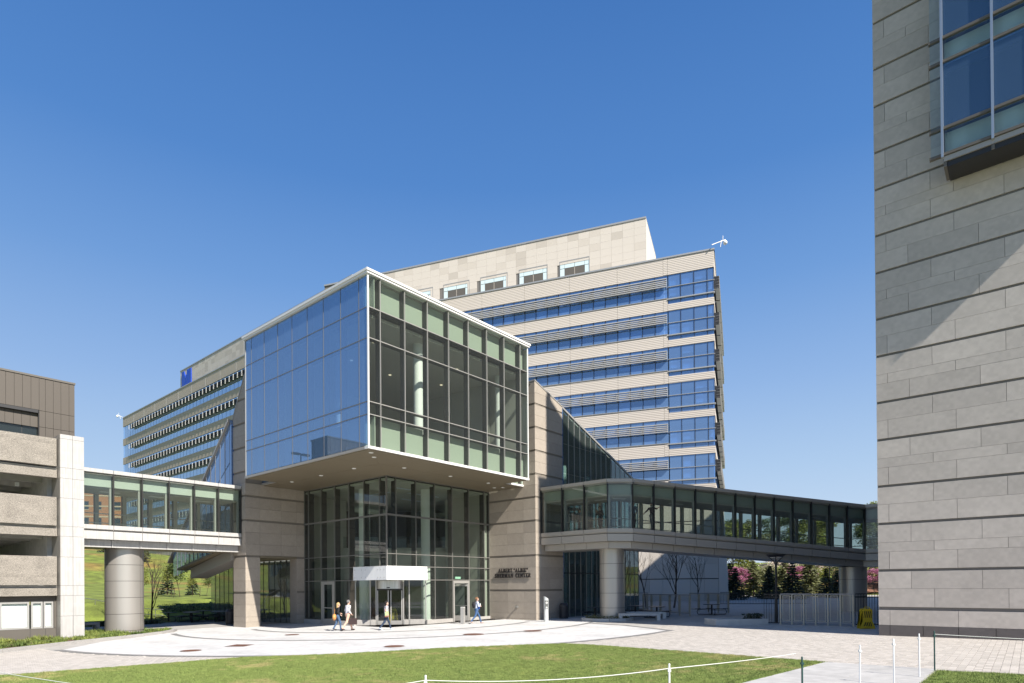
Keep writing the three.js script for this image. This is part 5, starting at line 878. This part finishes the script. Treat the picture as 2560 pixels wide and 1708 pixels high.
{ // yellow caution barrier, folded
  const mk = (x, z, turn, label) => {
    const y = mat(.58, .42, .02, .45), k = mat(.02, .018, .015, .6), t = thing('caution_barrier', label, 'caution sign', [x, ground(x, z), z], turn, 'yellow plastic caution barriers');
    for (const zz of [.16, -.16]) {
      const p = put(t, 'panel', slabXY([[-.34, .0], [-.12, 0], [-.08, .06], [.08, .06], [.12, 0], [.34, 0], [.34, .12], [.22, .38], [.22, .90], [.16, .98], [-.16, .98], [-.22, .90], [-.22, .38], [-.34, .12]], zz - .025, zz + .025), y);
      for (let q = 0; q < 5; q++) put(p, 'stripe', slabXY([[-.16 + q * .085 - .04, .55], [-.16 + q * .085, .55], [-.16 + q * .085 + .06, .86 - q * .0], [-.16 + q * .085 + .02, .86]].map(([a, b]) => [clamp(a, -.18, .18), b]), zz + .026, zz + .030), k);
      for (let q = 0; q < 4; q++) put(p, 'stripe', slabXY([[-.17 + q * .1, .14], [-.12 + q * .1, .14], [-.05 + q * .1, .34], [-.1 + q * .1, .34]].map(([a, b]) => [clamp(a, -.2, .2), b]), zz + .026, zz + .030), k);
    }
    put(t, 'handle', tube([V(-.13, .97, .16), V(-.1, 1.06, .1), V(.1, 1.06, .1), V(.13, .97, .16)], .022, 6), y); for (let q = -1; q <= 1; q++) box(t, 'spacer', y, q * .14 - .03, q * .14 + .03, .3, .85, -.13, .13);
  };
  mk(15.45, 18.35, -1.0, 'yellow plastic caution barrier folded beside the stone building corner'); mk(7.4, -7.4, -.75, 'yellow plastic caution barrier behind the revolving door glass'); 
}
// rope line round the lawn
const wht = mat(.80, .80, .80, .5), grn = mat(.018, .06, .055, .5), ropeM = mat(.62, .62, .58, .8), stk = [];
function stake(px, depth, h, m, label, lean = 0) {
  const l = (px - 1280) / 1533 * depth, x = EYE.x + depth * .7627 + l * .6468, z = EYE.z - depth * .6468 + l * .7627, y = ground(x, z);
  const t = thing('rope_stake', label, 'stake', [x, y, z], .7, 'stakes that carry the lawn rope'); put(t, 'rod', tube([V(0, -.1, 0), V(lean, h, 0)], m === grn ? .018 : .017, 8), m); put(t, 'clip', bx(lean - .03, lean + .03, h - .12, h - .08, -.025, .025), m); put(t, 'tip', cyl(.021, .014, h, h + .03, 8, lean, 0), m);
  stk.push(V(x + lean, y + h - .06, z)); return stk[stk.length - 1];
}
const sL = stake(450, 9.5, .98, wht, 'white rope stake standing in the lawn nearest the garage side'), s1 = stake(1062, 10.6, 1.0, wht, 'white rope stake in the lawn in front of the revolving door'), s2 = stake(1671, 11.3, 1.02, wht, 'white rope stake in the lawn in front of the bridge column');
const g1 = stake(2003, 11.6, 1.06, grn, 'dark green stake at the near edge of the concrete path'), w1 = stake(2146, 13.2, 1.08, wht, 'leaning white stake beside the concrete path, next to the near green one', -.03), w2 = stake(2232, 14.3, 1.08, wht, 'white stake in the middle of the row beside the path'), w3 = stake(2296, 15.4, 1.08, wht, 'white stake on the worn soil by the small lawn'), g2 = stake(2334, 16.3, 1.06, grn, 'dark green stake at the corner of the small lawn');
function rope(a, b, sag, label) { const pts = []; for (let i = 0; i <= 16; i++) { const t = i / 16; pts.push(V(lerp(a.x, b.x, t), lerp(a.y, b.y, t) - sag * 4 * t * (1 - t), lerp(a.z, b.z, t))); } const m = put(scene, 'rope', tube(pts, .009, 5), ropeM); tag(m, label, 'rope', 'ropes round the lawn'); }
rope(sL, s1, .10, 'thin white rope sagging between the two stakes nearest the garage side'); rope(s1, s2, .10, 'thin white rope across the middle of the lawn'); rope(s2, V(-.6, .55, 19.6), .02, 'thin white rope from the lawn stake toward the concrete path'); rope(g2, V(2.6, 1.0, 27.5), .04, 'thin white rope leading from the corner green stake past the stone building'); rope(V(-16.2, .75, 1.5), sL, .08, 'thin white rope leaving the lawn toward the garage');
// handrail and ramp in the left court
{ const t = thing('handrail', 'steel handrail beside the ramp in the left court', 'handrail', [0, 0, 0]); for (const y of [.5, .95]) put(t, 'rail', tube([V(-8, y + 1.75, -38), V(-3, y + .75, -33), V(-.2, y - .1, -28.4), V(.9, y - .2, -27.8)], .025, 6), M.steel); for (let k = 0; k < 12; k++) { const s = k / 11, x = lerp(-8, .4, s), z = lerp(-38, -28, s), y = lerp(1.75, -.15, s); put(t, 'post', rod(V(x, y - .3, z), V(x, y + .95, z), .022, 6), M.steel); } 
  const r = [[-12, -53.5], [-8.5, -54], [3.4, -33.6], [1.2, -32.6]]; const g = solid([[V(-13, 2.35, -43.5), V(-11.4, 2.35, -44.6), V(1.2, .0, -28.5), V(.0, -.1, -27.3)]]); struct('path', g, M.apron); }
// brick building far behind the white bridge
{
  const t = thing('brick_building', 'orange brick building with pale stripes seen through the white skybridge', 'building', [38, 8, -196], -.6), bm = mat(.42, .19, .095, .9), sm = mat(.55, .42, .30, .9), wm = mat(.02, .05, .075, .15, .3);
  box(t, 'wall', bm, -28, 20, -6, 26, -12, 0); for (let k = 0; k < 9; k++) box(t, 'stone_band', sm, -28, 20, -3 + k * 3.2, -2.6 + k * 3.2, 0, .08);
  for (let r = 0; r < 5; r++) for (let k = 0; k < 11; k++) { const x = -26 + k * 4 + (k % 3) * -.6, y = -1.4 + r * 5; const w = box(t, 'window', wm, x, x + 1.9, y, y + 2.4, -.1, .05); box(w, 'sill', sm, x - .1, x + 2, y - .2, y - .02, 0, .12); }
  box(t, 'roof', sm, -28.3, 20.3, 26, 26.6, -12.3, .3);
}
// ---------------------------------------------------------------- people
// bones: [ax,ay,az, ra, bx,by,bz, rb, colour, flat?]; joined with a smooth minimum
function skin(bones, min, side, res, k, flatten) {
  const mc = new MarchingCubes(res, new THREE.MeshBasicMaterial(), false, false, 60000), n = mc.size, h = mc.halfsize, f = mc.field, cell = side / 2 / h;
  const P = (i) => (i - h) / h * side / 2 + side / 2;
  const dist = (b, x, y, z) => { const dx = b[4] - b[0], dy = b[5] - b[1], dz = b[6] - b[2], t = clamp(((x - b[0]) * dx + (y - b[1]) * dy + (z - b[2]) * dz) / (dx * dx + dy * dy + dz * dz + 1e-9), 0, 1); const qx = x - b[0] - dx * t, qy = y - b[1] - dy * t, qz = (z - b[2] - dz * t) * (b[9] ?? 1); return Math.sqrt(qx * qx + qy * qy + qz * qz) - lerp(b[3], b[7], t); };
  for (let z = 0; z < n; z++) for (let y = 0; y < n; y++) for (let x = 0; x < n; x++) {
    const X = min.x + P(x), Y = min.y + P(y), Z = min.z + P(z); let d = 9;
    for (const b of bones) { const e = dist(b, X, Y, Z); if (e > d + k) continue; const q = Math.max(0, k - Math.abs(d - e)) / k; d = Math.min(d, e) - q * q * k * .25; }
    f[x + y * n + z * n * n] = -d;
  }
  mc.isolation = 0; mc.update();
  const pos = new Float32Array(mc.count * 3); for (let i = 0; i < mc.count; i++) for (let a = 0; a < 3; a++) pos[i * 3 + a] = (mc.positionArray[i * 3 + a] + 1) * side / 2 + [min.x, min.y, min.z][a];
  let g = new THREE.BufferGeometry(); g.setAttribute('position', new THREE.BufferAttribute(pos, 3)); g = mergeVertices(g, 1e-4); g.computeVertexNormals();
  const p = g.attributes.position, col = new Float32Array(p.count * 3);
  for (let i = 0; i < p.count; i++) { let best = 9, c = [1, 1, 1]; for (const b of bones) { const e = dist(b, p.getX(i), p.getY(i), p.getZ(i)); if (e < best) { best = e; c = b[8]; } } col.set(c, i * 3); }
  g.setAttribute('color', new THREE.BufferAttribute(col, 3)); return g;
}
const bone = (a, ra, b, rb, c, fl) => [a.x, a.y, a.z, ra, b.x, b.y, b.z, rb, c, fl];
const bodyMat = mat(1, 1, 1, .8, 0, { vertexColors: true });
// o: stride (front foot), arms [left, right] as elbow and hand points, colours, head turn; figure faces +z
function person(x, z, turn, label, o, y0) {
  const y = y0 ?? ground(x, z), t = thing('person', label, 'person', [x, y + .012, z], turn, o.group), s = o.h / 1.75, c = o.c;
  const q = (a, b, d) => V(a * s, b * s, d * s), sk = c.skin, B = [], ln = o.lean ?? .03;
  const hipY = .92, sh = 1.42, st = o.stride ?? .3, lead = o.lead ?? 1;
  const pelvis = q(0, hipY, 0), chest = q(0, 1.26, ln), neck = q(0, 1.47, ln * 1.3), shW = o.woman ? .165 : .19;
  B.push(bone(q(-.055, hipY, 0), .115 * s, q(.055, hipY, 0), .115 * s, c.legs, 1.12)); B.push(bone(q(0, 1.02, .005), (o.woman ? .105 : .122) * s, chest, (o.woman ? .125 : .145) * s, c.top, 1.2)); B.push(bone(q(-shW + .05, sh - .05, ln), .075 * s, q(shW - .05, sh - .05, ln), .075 * s, c.top)); B.push(bone(q(0, 1.42, ln), .055 * s, neck, .052 * s, sk)); 
  for (const side of [-1, 1]) {
    const f = side === lead ? 1 : -1, foot = q(side * .07, f > 0 ? .05 : .11, f * st), knee = q(side * .085, .50, f * st * .45 + (f > 0 ? .06 : .05)), hip = q(side * .085, hipY - .02, 0), ank = q(side * .07, f > 0 ? .085 : .16, f * st - .03);
    B.push(bone(hip, .095 * s, knee, .062 * s, c.legs)); B.push(bone(knee, .06 * s, ank, .045 * s, c.legs)); B.push(bone(ank.clone().add(q(0, -.03, -.02)), .042 * s, ank.clone().add(q(.0, f > 0 ? -.04 : -.10, .15)), .034 * s, c.shoe));
    const [eb, hd] = o.arms[side < 0 ? 0 : 1], S = q(side * shW, sh - .03, ln), E = q(...eb), H = q(...hd);
    const sl = o.sleeve ?? 1; const mid = S.clone().lerp(E, .55); B.push(bone(S, .055 * s, sl ? E : mid, .043 * s, c.top)); if (!sl) B.push(bone(mid, .041 * s, E, .038 * s, sk)); B.push(bone(E, .04 * s, H, .028 * s, sl ? c.top : sk));
  }
  const geos = [skin(B, V(-.95 * s, -.02, -.95 * s), 1.9 * s, o.res ?? 92, .05 * s)];
  // head with brow, nose, mouth and ears on a finer grid
  const hc = q(0, 1.61, ln * 1.5 + .015), ht = o.look ?? 0, hp = (a, b, d) => { const v = V(a, b, d).applyAxisAngle(V(0, 1, 0), ht).multiplyScalar(s); return v.add(hc); };
  const dk = [.05, .03, .025], lip = [sk[0] * .75, sk[1] * .5, sk[2] * .5];
  const H = [bone(hp(0, .03, -.01), .092 * s, hp(0, -.02, .012), .078 * s, sk), bone(hp(0, -.06, .03), .055 * s, hp(0, -.085, .045), .036 * s, sk), bone(hp(0, -.1, -.01), .054 * s, hp(0, -.17, -.02), .055 * s, sk), bone(hp(0, .01, .085), .011 * s, hp(0, -.022, .104), .014 * s, sk), bone(hp(-.026, -.052, .083), .008 * s, hp(.026, -.052, .083), .008 * s, lip)];
  for (const e of [-1, 1]) { H.push(bone(hp(e * .033, .012, .082), .010 * s, hp(e * .036, .012, .082), .010 * s, dk)); H.push(bone(hp(e * .088, .005, -.008), .014 * s, hp(e * .09, -.03, -.004), .011 * s, sk)); }
  geos.push(skin(H, hc.clone().sub(V(.2 * s, .22 * s, .2 * s)), .4 * s, o.small ? 40 : 60, .02 * s));
  // hands: palm, four fingers, thumb
  for (const side of [-1, 1]) {
    const [eb, hd] = o.arms[side < 0 ? 0 : 1], E = q(...eb), Hn = q(...hd), d = Hn.clone().sub(E).normalize(), ac = V().crossVectors(d, Math.abs(d.y) > .8 ? V(1, 0, 0) : V(0, 1, 0)).normalize(), pn = V().crossVectors(ac, d), hb = [];
    const w = (u, v, n) => Hn.clone().addScaledVector(d, u * s).addScaledVector(ac, v * s).addScaledVector(pn, n * s), curl = o.grip?.[side < 0 ? 0 : 1] ?? .35;
    hb.push(bone(w(-.03, 0, 0), .028 * s, w(.06, 0, 0), .03 * s, sk)); hb.push(bone(w(.05, -.028, 0), .017 * s, w(.05, .028, 0), .016 * s, sk));
    [[-.03, .062], [-.01, .072], [.01, .068], [.03, .054]].forEach(([v, l]) => { const k1 = w(.07, v, 0), k2 = w(.07 + l * .55 * (1 - curl * .4), v, l * .5 * curl), k3 = w(.07 + l * (1 - curl), v, l * 1.1 * curl); hb.push(bone(k1, .0105 * s, k2, .0095 * s, sk), bone(k2, .0095 * s, k3, .008 * s, sk)); });
    hb.push(bone(w(.0, -.026, .01), .014 * s, w(.035, -.058, .02), .011 * s, sk), bone(w(.035, -.058, .02), .011 * s, w(.07, -.058, .034), .009 * s, sk));
    geos.push(skin(hb, w(.05, 0, 0).sub(V(.12 * s, .12 * s, .12 * s)), .24 * s, o.small ? 34 : 48, .008 * s));
  }
  put(t, 'body', mergeGeometries(geos.map((g) => g.index ? g.toNonIndexed() : g)), bodyMat);
  // hair shell
  const hb = [bone(hp(0, .05, -.018), .094 * s, hp(0, .03, -.03), .092 * s, c.hair)];
  if (o.hair === 'long') hb.push(bone(hp(0, .02, -.055), .075 * s, hp(0, -.17, -.065), .06 * s, c.hair)); if (o.hair === 'bun') hb.push(bone(hp(0, .05, -.11), .05 * s, hp(0, .04, -.12), .045 * s, c.hair)); if (o.hair === 'bob') hb.push(bone(hp(-.06, .02, -.04), .06 * s, hp(-.06, -.10, -.04), .045 * s, c.hair), bone(hp(.06, .02, -.04), .06 * s, hp(.06, -.10, -.04), .045 * s, c.hair), bone(hp(0, .02, -.07), .06 * s, hp(0, -.12, -.06), .05 * s, c.hair));
  const hg = skin(hb, hc.clone().sub(V(.25 * s, .3 * s, .25 * s)), .5 * s, 44, .03 * s);
  put(t, 'hair', hg, bodyMat);
  return { t, q };
}
const SK = [.52, .34, .26], SK2 = [.42, .26, .18];
// world turn helper: heading vector (dx, dz) to rotation about y for a figure that faces +z
const face = (dx, dz) => Math.atan2(dx, dz);
const relax = [[[-.25, 1.16, -.04], [-.25, .92, .06]], [[.25, 1.16, -.04], [.25, .92, .06]]];
const hdg = face(.72, .69);      // walking toward the right of the picture
// woman with tan bag and man with briefcase
person(2.04, -5.74, face(.85, .35), 'person in black top and blue jeans with long blond hair and sunglasses', { h: 1.62, woman: true, stride: .2, lead: -1, hair: 'long', sleeve: 1, c: { skin: SK, top: [.012, .012, .014], legs: [.06, .11, .20], shoe: [.05, .04, .04], hair: [.50, .34, .15] }, arms: [[[-.23, 1.16, -.03], [-.22, .98, .14]], [[.22, 1.16, .02], [.16, 1.06, .22]]] });
{ const b = thing('handbag', 'round tan leather shoulder bag carried by the blond person', 'bag', [1.83, ground(2, -5.7) + .80, -5.74], hdg); const g = new THREE.SphereGeometry(.2, 20, 14); g.scale(1, .95, .55); const P = g.attributes.position; for (let i = 0; i < P.count; i++) if (P.getY(i) > .05) P.setX(i, P.getX(i) * (1 - (P.getY(i) - .05) * 2.6)); g.computeVertexNormals(); put(b, 'pouch', g, mat(.60, .28, .09, .5)); put(b, 'strap', tube([V(-.06, .16, 0), V(-.03, .4, .03), V(.02, .58, .02), V(.05, .4, -.02), V(.06, .16, 0)], .012, 5), mat(.45, .2, .06, .6)); }
person(2.39, -5.27, face(.9, .1), 'person in white shirt and pale peach trousers with short grey hair', { h: 1.76, stride: .34, lead: 1, look: .2, c: { skin: SK, top: [.74, .73, .76], legs: [.62, .40, .30], shoe: [.10, .07, .06], hair: [.16, .155, .15] }, arms: [[[-.25, 1.15, -.05], [-.24, .95, .10]], [[.27, 1.15, .0], [.28, .88, .06]]], grip: [.4, .9] });
{ const b = thing('briefcase', 'dark brown briefcase in the hand of the white shirted person', 'briefcase', [2.55, ground(2.5, -5) + .36, -5.02], hdg); const m = mat(.045, .026, .024, .5); box(b, 'shell', m, -.06, .06, 0, .36, -.24, .24); put(b, 'handle', tube([V(0, .36, -.08), V(0, .43, -.06), V(0, .43, .06), V(0, .36, .08)], .014, 6), m); for (const z of [-.14, .14]) box(b, 'lock', M.steel, .061, .068, .28, .32, z - .02, z + .02); box(b, 'seam', M.dark, -.062, .062, .24, .25, -.242, .242); }
// woman with shoulder bag crossing toward the doors
person(3.75, -3.55, face(.75, .25), 'person with black bobbed hair, pink white top and navy jeans mid stride', { h: 1.66, woman: true, stride: .36, lead: 1, hair: 'bob', sleeve: 0, look: -.5, c: { skin: SK, top: [.72, .64, .68], legs: [.022, .038, .075], shoe: [.55, .62, .68], hair: [.012, .01, .01] }, arms: [[[-.27, 1.17, -.10], [-.33, .95, -.02]], [[.24, 1.16, .02], [.22, .96, .16]]] });
{ const b = thing('shoulder_bag', 'pale green crossbody bag with brown base on the black haired person', 'bag', [3.70, ground(3.7, -3.4) + .92, -3.39], .6); put(b, 'pouch', slabXY([[-.18, -.08], [.18, -.08], [.15, .16], [-.15, .16]], -.06, .06), mat(.42, .50, .25, .7)); put(b, 'base', slabXY([[-.185, -.16], [.185, -.16], [.185, -.082], [-.185, -.082]], -.065, .065), mat(.28, .13, .09, .6)); put(b, 'strap', tube([V(-.14, .15, 0), V(-.10, .35, -.06), V(-.16, .55, -.16)], .012, 5), M.dark); put(b, 'strap', tube([V(.14, .15, 0), V(.06, .36, .04), V(-.12, .55, -.1)], .012, 5), M.dark); }
// woman leaving by the open door
person(9.95, -2.35, face(.80, .28), 'person in white sleeves, blue vest and blue jeans leaving the open door', { h: 1.68, woman: true, stride: .40, lead: 1, hair: 'bun', c: { skin: [.6, .38, .30], top: [.62, .68, .80], legs: [.045, .10, .22], shoe: [.42, .30, .25], hair: [.20, .10, .05] }, arms: [[[-.24, 1.16, .04], [-.08, 1.14, .24]], [[.24, 1.16, .04], [.10, 1.12, .25]]] });
{ const b = thing('vest', 'bright blue tabard worn by the person leaving the door', 'clothing', [9.95, ground(9.95, -2.35), -2.35], face(.80, .28)); put(b, 'cloth', bx(-.135, .135, .93, 1.28, .115, .150), mat(.02, .09, .42, .7)); const p = thing('backpack', 'black backpack on the person leaving the door', 'bag', [9.95, ground(9.95, -2.35), -2.35], face(.80, .28)); const g = new THREE.SphereGeometry(.17, 16, 12); g.scale(.85, 1.25, .6); g.translate(0, 1.2, -.20); put(p, 'pack', g, mat(.012, .012, .016, .7)); for (const s of [-1, 1]) put(p, 'strap', tube([V(s * .09, 1.36, -.16), V(s * .10, 1.47, .0), V(s * .09, 1.30, .15), V(s * .12, 1.05, .02)], .016, 5), mat(.01, .01, .015, .7)); const k = thing('cup', 'pale cup held by the person leaving the door', 'cup', [9.95 + .24, ground(9.95, -2.35) + 1.14, -2.35 + .09]); put(k, 'cup_body', cyl(.03, .04, 0, .12, 14), M.white); put(k, 'lid', cyl(.042, .036, .121, .135, 14), M.whiteBlind); }
// four people inside the long bridge
const by = 5.92, cb = [.05, .05, .06];
person(16.2, 1.25, face(.5, .8), 'person with long hair in a pale top standing in the bridge, nearest the granite wall', { h: 1.62, woman: true, stride: .05, hair: 'long', small: true, res: 70, c: { skin: SK2, top: [.20, .19, .19], legs: [.03, .05, .09], shoe: cb, hair: [.06, .035, .02] }, arms: relax, group: 'people talking inside the bridge' }, by);
person(16.5, 2.75, face(-.8, -.2), 'person in a black shirt with raised hand inside the bridge', { h: 1.74, stride: .06, small: true, res: 70, c: { skin: SK2, top: [.012, .012, .014], legs: [.03, .04, .07], shoe: cb, hair: [.02, .015, .01] }, arms: [[[-.25, 1.18, .05], [-.12, 1.36, .20]], relax[1]], group: 'people talking inside the bridge' }, by);
person(16.2, 5.35, face(-.6, .7), 'person in a blue shirt and dark trousers at the bend of the bridge', { h: 1.76, stride: .12, small: true, res: 70, c: { skin: SK2, top: [.06, .10, .15], legs: [.015, .018, .03], shoe: cb, hair: [.10, .09, .08] }, arms: [[[-.25, 1.16, .0], [-.12, 1.0, .17]], [[.25, 1.16, .0], [.14, 1.0, .17]]], group: 'people talking inside the bridge' }, by);
person(17.0, 6.25, face(-.9, -.1), 'person in a dark maroon top with arms spread at the bend of the bridge', { h: 1.74, stride: .1, small: true, res: 70, c: { skin: SK2, top: [.035, .018, .02], legs: [.14, .13, .12], shoe: cb, hair: [.02, .015, .012] }, arms: [[[-.36, 1.22, .06], [-.52, 1.08, .12]], [[.36, 1.3, .05], [.52, 1.34, .1]]], group: 'people talking inside the bridge' }, by - .05);

renderer.render(scene, camera);
